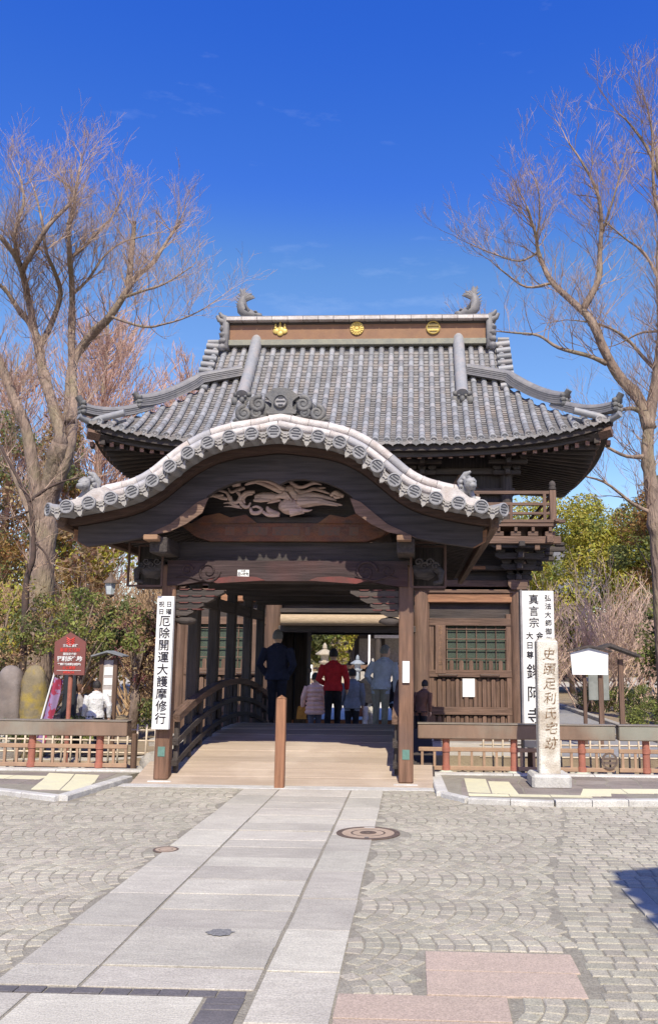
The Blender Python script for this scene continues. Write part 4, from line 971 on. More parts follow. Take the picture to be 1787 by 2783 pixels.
# front edge: crest discs with scalloped tiles between, whitened cover tiles along the curve
def norm(x):
    e = .02; t = Vector((2 * e, 0, pz(x + e) - pz(x - e))).normalized(); return t, Vector((-t.z, 0, t.x))
M_DISC = mat('pale_crest_tile', (.30, .295, .305), (.25, .245, .25), scale=12, rough=.6, bump=.15, island=.08, big=.4, big_c=(.25, .24, .24), big_scale=4, fine=.12)
m = MB(); r0_ = .084
m.lathe([(.01, -.34), (r0_ * .86, -.34), (r0_ * .9, -.025), (r0_, -.022), (r0_, .012), (r0_ * .84, .016), (r0_ * .80, .002), (.006, .002)], n=24, M=RX)
DCm = m.mesh('crest_disc', M_DISC, angle=rad(35))
mm = MB()
for zz, hw in ((.032, .042), (0, .060), (-.032, .042)):
    mm.box(-hw, hw, -.005, .004, zz - .0075, zz + .0075, .003)
BARm = mm.mesh('crest_bars', M_MON)
XD = [0] ; a = 0
acc = [0.0]; 
fine_x = [2.74 * k / 800 for k in range(801)]; ln = [0]
for k in range(800): ln.append(ln[-1] + math.hypot(fine_x[k + 1] - fine_x[k], pz(fine_x[k + 1]) - pz(fine_x[k])))
tot = ln[-1]; nd = 11
def at_len(l):
    for k in range(800):
        if ln[k + 1] >= l: return fine_x[k]
    return fine_x[-1]
dx_ = [at_len(tot * k / nd) for k in range(nd + 1)]
xsd = sorted([-v for v in dx_[1:]] + dx_)
for i, x in enumerate(xsd):
    t_, n_ = norm(x); rot = Matrix.Rotation(-math.atan2(t_.z, t_.x), 4, 'Y')
    yaw_ = 0
    if i == 0: yaw_ = -.75
    if i == len(xsd) - 1: yaw_ = .75
    M = Matrix.Translation((XB + x, YG - .10 + abs(yaw_) * .15, pz(x) + .012)) @ Matrix.Rotation(yaw_, 4, 'Z') @ rot
    d = link('crest_disc', DCm, rb, M); link('crest_bars', BARm, rb, M @ Matrix.Translation((0, -.004, 0)))
def verge_drip(w_):
    m = MB(); n = 12
    def row(z0, z1, sag, pt, y0, y1):
        top = []; bot = []
        for j in range(n + 1):
            t = -1 + 2 * j / n; k = 1 - t * t
            top.append((t * w_ / 2, z0 - sag * k)); bot.append((t * w_ / 2, z1 - sag * k - (pt * (1 - abs(t) / .55) + (.012 * math.cos(t * 17) if abs(t) > .2 else 0) if abs(t) < .55 else 0)))
        m.band(top, bot, y0, y1)
    row(.06, .035, .035, 0, -.05, .25); row(.028, .004, .035, 0, -.045, .25); row(-.004, -.032, .032, .050, -.03, .02)
    return m
VDm = verge_drip(.135).mesh('scalloped_tile', mat('grey_drip_tile', (.37, .345, .325), (.29, .275, .265), scale=12, rough=.65, bump=.2, island=.1, big=.5, big_c=(.26, .24, .23), big_scale=4, fine=.12))
for x0, x1 in zip(xsd, xsd[1:]):
    x = (x0 + x1) / 2; t_, n_ = norm(x); rot = Matrix.Rotation(-math.atan2(t_.z, t_.x), 4, 'Y')
    link('scalloped_tile', VDm, rb, Matrix.Translation((XB + x, YG - .02, pz(x) - .01)) @ rot)
def cover_row(off, y, r_, nseg, xm):
    for k in range(nseg):
        a, b = -xm + 2 * xm * k / nseg, -xm + 2 * xm * (k + 1) / nseg; pts = []; 
        for j in range(7):
            x = a + (b - a) * (.012 + .976 * j / 6); t_, n_ = norm(x); pts.append(Vector((XB + x, y, pz(x) + .05 * math.exp(-abs(x) / .28))) + n_ * off)
        g = R.uniform(.97, 1.03)
        obj('cover_tile', MB().tube(pts, [r_ * 1.06 * g] + [r_ * g] * 5 + [r_ * .98 * g], 10), M_TILEW if R.random() < .8 else M_TILEG, rb, angle=rad(45))
cover_row(.135, YG + .24, .052, 24, 2.46); cover_row(.25, YG + .38, .062, 21, 2.34)
m = MB().band([(XB + x, pz(x) + .19) for x in XS[4:-4]], [(XB + x, pz(x) + .05) for x in XS[4:-4]], YG + .30, YG + .5); obj('verge_mortar', m, mat('shaded_mortar', (.34, .29, .25), (.24, .205, .18), scale=9, rough=.9, bump=.4, fine=.2), rb, angle=rad(40))  # weathered mortar; its grey-brown also paints in the shade between the cover rows
# side eaves running back
for sx in (-1, 1):
    for k in range(28):
        y = YG + .42 + k * .295
        obj('side_eave_tile', MB().tube([(XB + sx * 2.78, y, pz(2.7) + .02), (XB + sx * 2.40, y, pz(2.4) + .05)], .082, 8), M_DISC, rb, angle=rad(40))
    obj('side_eave_board', MB().box(min(XB + sx * 2.60, XB + sx * 2.70), max(XB + sx * 2.60, XB + sx * 2.70), YG + .2, YB - .05, pz(2.66) - .19, pz(2.66) - .055, .01), wm('y'), rb)
    n = 38
    for k in range(n):                      # curved rafters under each slope
        y = YG + .75 + (YB - YG - .9) * k / n; pts = [(XB + sx * x, y, pz(x) - .095) for x in (1.3, 1.5, 1.7, 1.95, 2.2, 2.5)]
        obj('roof_rafter', MB().sweep(pts, [(-.03, -.05), (.03, -.05), (.03, .04), (-.03, .04)]), wd('x'), rb)
    obj('roof_soffit', MB().band([(XB + sx * x, pz(x) - .052) for x in (0, .5, 1.0, 1.4, 1.8, 2.2, 2.62)], [(XB + sx * x, pz(x) - .075) for x in (0, .5, 1.0, 1.4, 1.8, 2.2, 2.62)], YG + .3, YB - .02), wd('y'), rb)
# lion figures on the ends of the front edge
for sx in (-1, 1):
    cx, cz, cy = XB + sx * 2.30, pz(2.33) + .24, YG + .22; m = MB()
    m.ell((cx, cy, cz), (.10, .14, .11), 12, 8, .35, sx); m.ell((cx + sx * .06, cy - .13, cz + .08), (.10, .10, .10), 12, 8, .35, sx * 2); m.ell((cx + sx * .10, cy - .21, cz + .04), (.06, .06, .05), 8, 6)
    for k in range(9):
        a = 2 * PI * k / 9; m.ell((cx + sx * .03 + .10 * math.cos(a), cy - .08, cz + .08 + .10 * math.sin(a)), (.04, .05, .04), 8, 6, .3, k)
    for q in (-1, 1): m.ell((cx + sx * .07 + q * .05, cy - .20, cz + .11), (.022, .02, .02), 6, 5); m.tube([(cx + q * .06, cy - .06, cz), (cx + q * .08 + sx * .05, cy - .12, cz - .17)], [.05, .035], 7)
    m.tube([(cx - sx * .03, cy + .10, cz + .02), (cx - sx * .06, cy + .12, cz + .16), (cx + sx * .02, cy + .08, cz + .27), (cx + sx * .09, cy + .06, cz + .31)], [.045, .06, .05, .015], 8)
    m.v = [(cx + (a - cx) * .8, cy + (b - cy) * .8, cz + (c - cz) * .8) for a, b, c in m.v]
    o = obj('lion_ornament', m, mat('weathered_lion_tile', (.33, .32, .32), (.20, .20, .2), scale=14, rough=.7, bump=.4, fine=.15), rb, angle=rad(60))
    q = [(XB + sx * x, pz(x) + h) for x, h in ((1.98, .12), (2.05, .20), (2.20, .20), (2.34, .12), (2.52, .10), (2.55, .04), (2.3, .02), (2.0, .03))]
    obj('lion_base', MB().prism(q, YG + .0, YG + .4), M_TILEW, o)
# ridge-end ornament: a shaped plate with the two-bar crest between scrolls and clouds
ON = lambda u, v: (XB + (u - 785) * .00088, AP + .24 - (v - 640) * .00088)
YO = YG + .36
sil = [(600, 505), (585, 470), (640, 430), (660, 380), (640, 320), (600, 270), (555, 240), (600, 190), (660, 140), (720, 122), (785, 125), (850, 122), (920, 145), (990, 200), (1050, 245), (1000, 280), (960, 320), (955, 380), (970, 430), (1020, 455), (1005, 505)]
pl_ = obj('ridge_end_plate', MB().prism([ON(*p) for p in sil], YO, YO + .12), M_TILED, rb)
m = MB(); c = ON(787, 325)
m.lathe([(.070, 0), (.088, 0), (.088, .03), (.076, .035), (.070, .025)], n=28, cap=False, M=Matrix.Translation((c[0], YO, c[1])) @ RX); obj('crest_ring', m, M_TILED, pl_, angle=rad(40))
obj('crest_field', MB().lathe([(.005, .012), (.07, .012), (.07, 0), (.005, 0)], n=28, M=Matrix.Translation((c[0], YO, c[1])) @ RX), M_TILEG, pl_)
for zz, hw in ((.048, .032), (0, .058), (-.046, .032)): obj('crest_bar', MB().box(c[0] - hw, c[0] + hw, YO - .022, YO - .011, c[1] + zz - .009, c[1] + zz + .009, .003), M_MON, pl_)
def scroll(m, u, v, r, fl, th=.026, turns=1.7, st=0.0, y=0.0):
    c = ON(u, v); p, r_ = curl(c, r * .00088, turns, th, YO + .02 + y, fl, st); m.tube(p, r_, 7); m.ell((c[0], YO + .05 + y, c[1]), (r * .0008, .05, r * .0008), 10, 6)
for sx in (-1, 1):
    m = MB(); U = lambda u: 785 + sx * u
    f = sx; s0 = PI / 2
    m.ell((*[ON(U(300), 420)[0]], YO + .09, ON(U(300), 420)[1]), (.17, .05, .12), 12, 8, .3, 2)
    scroll(m, U(325), 360, 112, -f, .040, 1.7, s0 + .4 * f); scroll(m, U(525), 495, 108, -f, .036, 1.7, s0); scroll(m, U(345), 490, 74, -f, .028, 1.6, s0); scroll(m, U(150), 480, 52, f, .018, 1.6, s0); scroll(m, U(75), 475, 42, -f, .016, 1.5, s0)
    scroll(m, U(125), 225, 40, f, .012, 1.4, s0)
    for pts in ([(U(640), 620), (U(560), 660), (U(480), 640), (U(430), 590)], [(U(690), 600), (U(640), 570), (U(590), 610), (U(520), 620), (U(440), 560)], [(U(420), 640), (U(330), 570), (U(230), 600), (U(150), 560)], [(U(250), 640), (U(320), 600), (U(400), 620)], [(U(450), 560), (U(400), 540), (U(300), 545), (U(200), 540)]):
        m.tube([(ON(*p)[0], YO + .04, ON(*p)[1]) for p in pts], ([.012, .036, .036, .03, .014] if len(pts) == 5 else [.014, .036, .034, .016][:len(pts)]), 7)
    obj('scrollwork', m, M_TILED, pl_, smooth=True)
m = MB().prism([ON(*p) for p in ((370, 690), (375, 580), (560, 530), (785, 520), (1010, 530), (1205, 580), (1215, 700), (1100, 660), (785, 625), (480, 650))], YO + .03, YO + .10)
obj('cloud_panel', m, M_TILED, pl_)
m = MB()
for k in range(13):
    u = 430 + k * 60; c = ON(u, 600 - 14 * math.sin(PI * k / 12)); p, r_ = curl(c, .026, 1.3, .010, YO + .025, 1 if k % 2 else -1); m.tube(p, r_, 5)
obj('cloud_relief', m, M_TILED, pl_, smooth=True)

# ---- bargeboard, gable wall, phoenix carving
LOW = [(2.53, 2.99), (2.40, 2.915), (2.05, 2.965), (1.70, 3.03), (1.467, 3.10), (1.2, 3.222), (1.0, 3.36), (.925, 3.54), (.787, 3.64), (.564, 3.736), (.30, 3.772), (.14, 3.765), (.06, 3.735), (0, 3.70)]
def lowz(x):
    x = abs(x)
    for (a, b), (c, d) in zip(LOW[::-1], LOW[::-1][1:]):
        if x <= c: return b + (d - b) * (x - a) / (c - a)
    return LOW[0][1]
XW = sorted(set([round(-2.52 + 5.04 * k / 84, 4) for k in range(85)]))
M_BARGE = wood('bargeboard_wood', (.074, .062, .063), 'x', big=.4, big_c=(.10, .075, .07), bump=.2)
obj('bargeboard', MB().band([(XB + x, pz(x) - .145) for x in XW], [(XB + x, min(lowz(x), pz(x) - .16)) for x in XW], YG + .44, YG + .55), M_BARGE, br)
obj('verge_batten', MB().band([(XB + x * 1.04, pz(x * 1.04) - .055) for x in XW], [(XB + x * 1.04, pz(x * 1.04) - .135) for x in XW], YG + .28, YG + .50), wood('verge_wood', (.105, .062, .048), 'x'), br)
ST = [(1.71, 3.03), (1.35, 3.20), (1.02, 3.475), (.885, 3.53), (.955, 3.34), (1.15, 3.20), (1.36, 3.10)]
for sx in (-1, 1): obj('carved_edge', MB().prism([(XB + sx * a, b) for a, b in ST], YG + .415, YG + .438), wood('sunlit_carved_wood', (.25, .155, .115), 'x'), br)  # carved strip; the sunlight on it is put into the paler wood colour
obj('gable_wall', MB().band([(XB + x, pz(x) - .08) for x in XW if abs(x) < 1.62], [(XB + x, 3.2) for x in XW if abs(x) < 1.62], YP - .02, YP + .08), wd('x'), br)
for sx in (-1, 1):
    obj('barge_end_grain', MB().prism([(XB + sx * 2.522, 3.0), (XB + sx * 2.405, 2.92), (XB + sx * 2.42, 2.915), (XB + sx * 2.56, 2.99), (XB + sx * 2.58, 3.14), (XB + sx * 2.522, 3.12)], YG + .45, YG + .542), wl('x'), br)
    obj('purlin_end', MB().box(XB + sx * 1.56 - .09, XB + sx * 1.56 + .09, YG + .3, YP, 2.98, 3.05, .01), wf('x'), br)
    obj('cloud_board', MB().prism([(XG + sx * a, b) for a, b in ((.40, 3.29), (.55, 3.40), (.75, 3.36), (.9, 3.42), (1.1, 3.38), (1.25, 3.29))], YP - .16, YP - .131), M_POLY, br)
CV = lambda u, v: (-2.79 + u * .00136, 4.082 - v * .001371)
M_CARV = wood('phoenix_wood', (.70, .50, .415), 'x', scale=40, big=.5, big_c=(.56, .39, .32), bump=.3, island=.06)
YV = YP - .24
ph = obj('phoenix_carving', MB().ell((*[CV(860, 430)[0]], YV + .02, CV(860, 430)[1]), (.16, .10, .105), 14, 10, .12, 3), M_CARV, br, smooth=True)
def stroke(m, pts, ws, dy=0.0, fl=.55):
    P = [Vector((CV(u, v)[0], YV + dy, CV(u, v)[1])) for u, v in pts]
    k = len(P); Q = []; WW = []
    for i in range(k - 1):                  # soften the path
        for j in range(4):
            t = j / 4; p0, p1, p2, p3 = P[max(i - 1, 0)], P[i], P[i + 1], P[min(i + 2, k - 1)]
            Q.append(.5 * ((2 * p1) + (p2 - p0) * t + (2 * p0 - 5 * p1 + 4 * p2 - p3) * t * t + (3 * p1 - p0 - 3 * p2 + p3) * t ** 3)); WW.append(1.12 * (ws[i] + (ws[i + 1] - ws[i]) * t) * .00136)
    Q.append(P[-1]); WW.append(ws[-1] * .00136); m.tube(Q, WW, 7, flat=((0, 1, 0), fl + .25))
def part(nm, strokes, dy=0.0):
    m = MB()
    for s_ in strokes: stroke(m, s_[0], s_[1], dy + (s_[2] if len(s_) > 2 else 0))
    obj(nm, m, M_CARV, ph, smooth=True)
part('upper_wing', [([(420, 222), (560, 188), (700, 225), (800, 290)], [8, 20, 26, 24]), ([(430, 215), (520, 195), (650, 235), (790, 300)], [6, 16, 22, 24], -.02), ([(450, 208), (580, 180), (690, 205), (810, 280)], [6, 16, 20, 24], -.03), ([(480, 200), (600, 182), (720, 215), (840, 260)], [5, 12, 16, 22], .01), ([(780, 290), (850, 260), (880, 300), (930, 360)], [26, 34, 40, 36])])
part('lower_wing', [([(930, 370), (1050, 330), (1180, 340), (1300, 372)], [50, 34, 18, 8]), ([(930, 385), (1080, 370), (1220, 395), (1360, 420)], [46, 30, 18, 6], -.02), ([(930, 400), (1080, 390), (1200, 405), (1320, 425)], [40, 26, 16, 7], -.03), ([(920, 360), (1040, 320), (1120, 315), (1230, 335)], [30, 24, 16, 6], .02), ([(900, 410), (1000, 415), (1100, 410), (1280, 400)], [40, 28, 14, 5])])
part('tail_streamers', [([(860, 195), (910, 230), (970, 245), (1080, 205), (1160, 222)], [16, 22, 16, 16, 4]), ([(880, 245), (940, 290), (1010, 290), (1080, 262), (1160, 280), (1240, 310)], [16, 20, 18, 16, 14, 6]), ([(1100, 255), (1150, 252), (1200, 250)], [4, 9, 3]), ([(800, 200), (850, 192), (900, 215)], [3, 9, 12])])
part('flame_tail', [([(520, 290), (430, 300), (380, 370), (420, 430), (460, 430), (480, 390)], [14, 18, 18, 18, 14, 6]), ([(500, 310), (440, 320), (410, 360), (430, 400)], [8, 14, 14, 6]), ([(420, 250), (350, 280), (380, 330), (350, 390), (300, 380), (290, 330)], [14, 16, 16, 16, 14, 8]), ([(260, 250), (290, 290), (350, 270), (400, 240)], [5, 14, 14, 6]), ([(130, 275), (200, 280), (250, 300), (280, 360), (310, 410), (380, 430)], [3, 12, 14, 14, 14, 8]), ([(75, 340), (130, 325), (200, 345), (260, 360)], [3, 16, 20, 12]), ([(100, 320), (150, 330), (220, 320)], [10, 20, 8], -.01), ([(220, 400), (270, 395), (330, 425)], [3, 9, 6]), ([(225, 430), (300, 430), (400, 450)], [3, 6, 5])])
part('lower_body', [([(520, 350), (600, 340), (690, 340), (760, 340)], [26, 44, 40, 18]), ([(510, 375), (580, 370), (680, 370)], [10, 24, 12], -.03), ([(770, 370), (690, 385), (640, 400)], [10, 12, 3]), ([(640, 430), (660, 470), (730, 500), (760, 490)], [8, 24, 26, 12]), ([(480, 440), (500, 490), (560, 490), (590, 460), (540, 430), (500, 440)], [12, 18, 18, 14, 12, 8]), ([(600, 480), (660, 515), (760, 520)], [14, 16, 8])])
part('feathered_neck', [([(820, 360), (840, 420), (850, 480)], [30, 62, 50]), ([(720, 345), (790, 330), (850, 350)], [10, 30, 24], -.03), ([(800, 300), (830, 340), (850, 370)], [12, 14, 8], -.05)])
part('phoenix_head', [([(860, 490), (920, 480), (980, 475)], [40, 36, 22]), ([(980, 470), (1030, 475), (1075, 466)], [18, 12, 3]), ([(910, 515), (950, 500), (1000, 490)], [4, 12, 10]), ([(930, 455), (950, 440), (980, 460)], [6, 10, 4]), ([(880, 440), (910, 450), (930, 470)], [5, 10, 6], -.03)], -.03)
part('cloud_knot', [([(1240, 330), (1290, 300), (1330, 320), (1370, 330)], [10, 26, 26, 16]), ([(1270, 320), (1290, 345), (1340, 345)], [6, 12, 8], -.02), ([(300, 235), (340, 215), (380, 220)], [10, 26, 14])])
part('pendant_point', [([(660, 160), (735, 185), (800, 165)], [8, 16, 8]), ([(735, 170), (737, 205)], [14, 4])], -.25)
for u in range(8): part('wing_quill', [([(800 + u * 6, 300 + u * 8), (830 + u * 7, 310 + u * 9), (850 + u * 4, 330 + u * 10)], [4, 6, 3])], -.07)
# white plate on the right front post
t = tag(obj('white_plaque', MB().box(PX_R - .045, PX_R + .045, YP - .122, YP - .107, 1.26, 1.53, .004), M_PAPER), 'blank white plaque fixed to the right front post of the bridge', 'plaque')
# ================================================================ FENCES, SIGNS, STONES, LANTERNS
M_BRONZE = mat('weathered_bronze', (.28, .185, .135), (.20, .135, .10), scale=4, stretch=(1, 1, .25), rough=.5, metal=.15, bump=.12, big=.6, big_c=(.30, .34, .29), big_scale=1.1, fine=.12)
M_REDP = mat('red_oxide_paint', (.40, .15, .105), (.31, .115, .085), scale=9, rough=.6, bump=.15, big=.5, big_c=(.22, .10, .07), big_scale=4)
M_BRN = mat('brown_painted_steel', (.38, .245, .16), (.31, .20, .135), scale=7, rough=.6, bump=.1, island=.06)
def railing(x0, x1, posts, label, y=12.1, foot=False, emblem=None, skip=()):
    t = thing('moat_railing', label, 'railing', 'bronze-capped railings along the moat')
    obj('bronze_beam', MB().box(x0, x1, y - .10, y + .10, .50, .69, .012), M_BRONZE, t)
    obj('beam_cap', MB().box(x0 - .004, x1 + .004, y - .108, y + .108, .692, .705, .004), mat('bronze_edge', (.32, .27, .22), (.25, .21, .17), rough=.45, metal=.3, bump=.1), t)
    for z in (.33, .085): obj('rail', MB().box(x0 + .01, x1 - .01, y - .02, y + .02, z, z + .055, .006), M_BRN, t)
    for px in posts:
        p = obj('post', MB().lathe([(.048, -.02), (.048, .52)], (px, y, 0), 16), M_REDP, t, angle=rad(40))
        for z in (.325, .08): obj('collar', MB().lathe([(.049, z), (.058, z + .004), (.058, z + .062), (.049, z + .066)], (px, y, 0), 16), M_REDP, p, angle=rad(40))
        if foot: obj('concrete_foot', MB().lathe([(.125, -.02), (.12, .03), (.09, .07), (.05, .09)], (px, y, 0), 18), mat('mossy_concrete', (.50, .52, .44), (.40, .44, .37), scale=9, rough=.9, bump=.3), p, smooth=True)
    x = x0 + .06
    while x < x1 - .03:
        if all(abs(x - p) > .075 for p in posts) and not (emblem and abs(x - emblem) < .14): obj('baluster', MB().box(x - .017, x + .017, y - .012, y + .012, .14, .33), M_BRN, t)
        x += .166
    if emblem:
        e = obj('two_bar_emblem', MB().lathe([(.085, -.012), (.108, -.012), (.108, .012), (.085, .012)], n=24, cap=False, M=Matrix.Translation((emblem, y - .03, .235)) @ RX), M_MON if False else M_IRON, t, angle=rad(40))
        for dzz in (-.028, .028): obj('emblem_bar', MB().box(emblem - .075, emblem + .075, y - .042, y - .018, .235 + dzz - .017, .235 + dzz + .017), M_IRON, e)
railing(-8.6, -3.86, [-7.96, -7.04, -6.11, -5.18, -4.25], 'bronze-topped railing with red posts along the moat left of the bridge')
railing(.03, 2.655, [.41, 1.32, 2.22], 'bronze-topped railing with red posts behind the inscribed stone pillar', y=12.3, foot=True, emblem=2.58)
railing(2.70, 7.2, [3.07, 3.98, 4.9, 5.8], 'bronze-topped railing section at the far right beyond the gap', y=12.3)
t = thing('wooden_post', 'square brown wooden post at the bridge end of the left moat railing', 'post')
obj('shaft', MB().box(-3.86, -3.79, 12.2, 12.28, -.05, .52, .01), wm('z'), t)
# bamboo lattice fences
M_BAM = mat('pale_bamboo', (.66, .55, .44), (.54, .43, .33), scale=8, rough=.6, bump=.1, island=.15)
def lattice(x0, x1, y, label):
    t = thing('bamboo_fence', label, 'bamboo fence', 'low bamboo lattice fences on the moat bank')
    for z in (.20, .37, .52): obj('bamboo_rail', MB().tube([(x0, y, z), ((x0 + x1) / 2, y, z + .01), (x1, y, z)], .013, 7), M_BAM, t, smooth=True)
    x = x0 + .05
    while x < x1:
        obj('bamboo_stake', MB().tube([(x + R.uniform(-.008, .008), y - .022, -.05), (x, y - .022, .3), (x + R.uniform(-.012, .012), y - .022, .62 + R.uniform(-.02, .02))], .014, 7), M_BAM, t, smooth=True); x += .135
lattice(-9.0, -3.45, 12.78, 'pale bamboo lattice fence on the bank behind the left railing'); lattice(.9, 7.0, 12.86, 'pale bamboo lattice fence on the bank behind the right railing')
# rounded edge stones along the bank
for x0, x1, y, cnt in ((-8.8, -3.55, 12.42, 26), (1.55, 6.5, 12.62, 24)):
    for k in range(cnt):
        x = x0 + (x1 - x0) * (k + R.uniform(.2, .8)) / cnt; r_ = R.uniform(.08, .15)
        obj('edge_stone', MB().ell((x, y + R.uniform(-.08, .08), .01), (r_ * 1.2, r_, r_ * .75), 10, 7, .3, k * 1.3), M_STONE, bk, smooth=True)
obj('end_boulder', MB().ell((-3.62, 12.45, .09), (.16, .2, .17), 12, 9, .35, 4), M_STONE, bk, smooth=True)
# inscribed stone pillar on a plinth
M_PIL = mat('weathered_pillar_stone', (.70, .66, .59), (.56, .515, .45), scale=7, rough=.85, bump=.55, bscale=40, big=.75, big_c=(.28, .20, .13), big_scale=3.2, fine=.3)
t = thing('stone_pillar', 'tall weathered stone pillar carved with brown characters on a square plinth', 'stone pillar')
PXc, PYc = 1.625, 11.25
m = MB().box(PXc - .128, PXc + .128, PYc - .125, PYc + .125, .19, 1.80, .016); m.v = [(x + (z - 1) * 0, y, z + (.012 * mnoise.noise(Vector((x * 9, y * 9, z * 4))) if z > 1.7 else 0)) for x, y, z in m.v]
sh = obj('shaft', m, M_PIL, t); obj('top_taper', MB().prism([(PXc - .112, 1.795), (PXc + .112, 1.795), (PXc + .09, 1.825), (PXc - .09, 1.825)], PYc - .11, PYc + .11), M_PIL, t)
obj('plinth', MB().box(PXc - .235, PXc + .235, PYc - .26, PYc + .26, .03, .205, .03), M_KERB, t)
for i, ch in enumerate('史蹟足利氏宅跡'): write(sh, ch, PXc + .015 + R.uniform(-.008, .008), PYc - .1265, 1.62 - i * .178, .155, mat('earth_stained_carving', (.16, .09, .045), (.48, .42, .34), scale=38, bump=.2, lo=.46, hi=.60), .0012, .14, 'carved_character')
# tall white signboards
t = thing('white_signboard', 'tall narrow white signboard of black calligraphy tied to the left bridge post', 'signboard')
b = obj('board', MB().box(-3.31, -3.095, YP - .20, YP - .125, .66, 2.33, .004), M_WHITE, t)
yy = YP - .204
for x, s_ in ((-3.25, '祝日'), (-3.155, '日曜')): write_down(b, s_, x, yy, 2.27, 2.08, .078, bold=.0004)
write_down(b, '厄除開運大護摩修行', -3.20, yy, 2.08, .71, .148, bold=.0012, jitter=.004)
t = thing('temple_name_sign', 'tall white temple name board standing behind the stone pillar', 'signboard')
b = obj('board', MB().box(1.50, 1.945, 12.62, 12.74, .36, 2.52, .004), M_WHITE, t)
obj('side_frame', MB().box(1.47, 1.498, 12.58, 12.78, .0, 2.53, .004), mat('grey_frame', (.30, .28, .30), rough=.6, bump=.1), t)
obj('leg', MB().box(1.55, 1.63, 12.66, 12.72, -.1, .36), wm('z'), t); obj('leg', MB().box(1.82, 1.90, 12.66, 12.72, -.1, .36), wm('z'), t)
yy = 12.616
write_down(b, '真言宗', 1.665, yy, 2.47, 1.98, .150, bold=.0006); write_down(b, '弘法大師御作', 1.865, yy, 2.47, 1.77, .095, bold=.001, jitter=.003)
write_down(b, '大日尊', 1.60, yy, 1.95, 1.55, .105, bold=.0012); write_down(b, '金剛界', 1.74, yy, 1.95, 1.55, .105, bold=.0012); write_down(b, '鑁阿寺', 1.655, yy, 1.53, .62, .225, bold=.0012)
# blank white notice board with a little roof, and an older roofed board behind
t = thing('notice_board', 'blank white notice board with a small gabled top on two posts', 'notice board')
y = 20.5; q = y / 15.0
nbx = lambda px: (px - 2.856) * q + 3.93
zz = lambda z: 1.6 + (z - 1.6) * q
obj('panel', MB().prism([(nbx(2.57), zz(1.31)), (nbx(3.15), zz(1.31)), (nbx(3.165), zz(1.665)), (nbx(2.853), zz(1.755)), (nbx(2.545), zz(1.665))], y - .03, y + .03), M_PAPER, t)
for a, c in ((2.853, 2.49), (2.853, 3.23)): obj('roof_board', MB().prism([(nbx(a), zz(1.765)), (nbx(c), zz(1.68)), (nbx(c), zz(1.70)), (nbx(a), zz(1.80))], y - .10, y + .10), wd('x'), t)
for px in (2.775, 3.03): obj('post', MB().box(nbx(px) - .04, nbx(px) + .04, y + .035, y + .11, -.45, zz(1.66), .006), wm('z'), t)
t = thing('roofed_board', 'older brown notice board with a thatched roof behind the white one', 'notice board')
y = 22.4
for px in (4.55, 5.05): obj('post', MB().box(px - .06, px + .06, y - .06, y + .06, -.45, 1.55, .008), wm('z'), t)
obj('panel', MB().box(4.25, 4.75, y - .03, y + .03, .55, 1.3, .01), mat('grey_panel', (.26, .27, .25), rough=.5, bump=.05), t)
for sx in (-1, 1): obj('roof_board', MB().prism([(4.75, 1.86), (4.75 + sx * .72, 1.60), (4.75 + sx * .72, 1.66), (4.75, 1.94)], y - .35, y + .35), wd('y'), t)
# left: red-brown heritage sign
t = thing('heritage_sign', 'red-brown pentagonal heritage sign with red and white lettering on one post', 'sign')
M_SGN = mat('red_brown_sign_paint', (.215, .075, .065), (.19, .07, .06), rough=.45, bump=.02); M_SRED = mat('bright_red_lettering', (.75, .07, .055), bump=0, rough=.5); M_SWH = mat('white_lettering', (.82, .80, .78), bump=0, rough=.5)
b = obj('board', MB().prism([(-7.35, 1.16), (-6.72, 1.155), (-6.725, 1.82), (-7.06, 2.02), (-7.375, 1.82)], 18.0 - .02, 18.02), M_SGN, t)
obj('post', MB().lathe([(.045, -.65), (.045, 1.155)], (-7.03, 18.06, 0), 12), M_REDP, t)
yy = 17.975; c = -7.045
em = MB()
for k in range(4):
    for sx in (-1, 1): em.tube([(c + sx * .005, yy, 1.90 - k * .04 - .035), (c + sx * .05, yy, 1.905 - k * .035 - .02), (c + sx * .085, yy, 1.935 - k * .04 - .02)], [.010, .014, .008], 5)
obj('red_emblem', em, M_SRED, b)
write(b, '文化財愛護', c, yy, 1.745, .062, M_SWH, .001, name='sign_lettering'); write(b, '重要文化財', c, yy, 1.655, .085, M_SRED, .0008, name='sign_lettering'); write(b, '国指定史跡', c, yy, 1.575, .056, M_SWH, .001, name='sign_lettering')
write(b, '足利氏宅跡', c, yy, 1.475, .105, M_SWH, .005, name='sign_lettering'); write(b, '平安時代末期(12世紀)', c, yy, 1.37, .050, M_SWH, .002, name='sign_lettering'); write(b, '火気厳禁', c, yy, 1.295, .068, M_SRED, .0008, name='sign_lettering')
obj('white_rule', MB().box(c - .25, c + .25, yy - .002, yy + .003, 1.243, 1.251), M_SWH, b); write(b, 'HITACHI', c, yy, 1.205, .058, M_SRED, .002, name='sign_lettering')
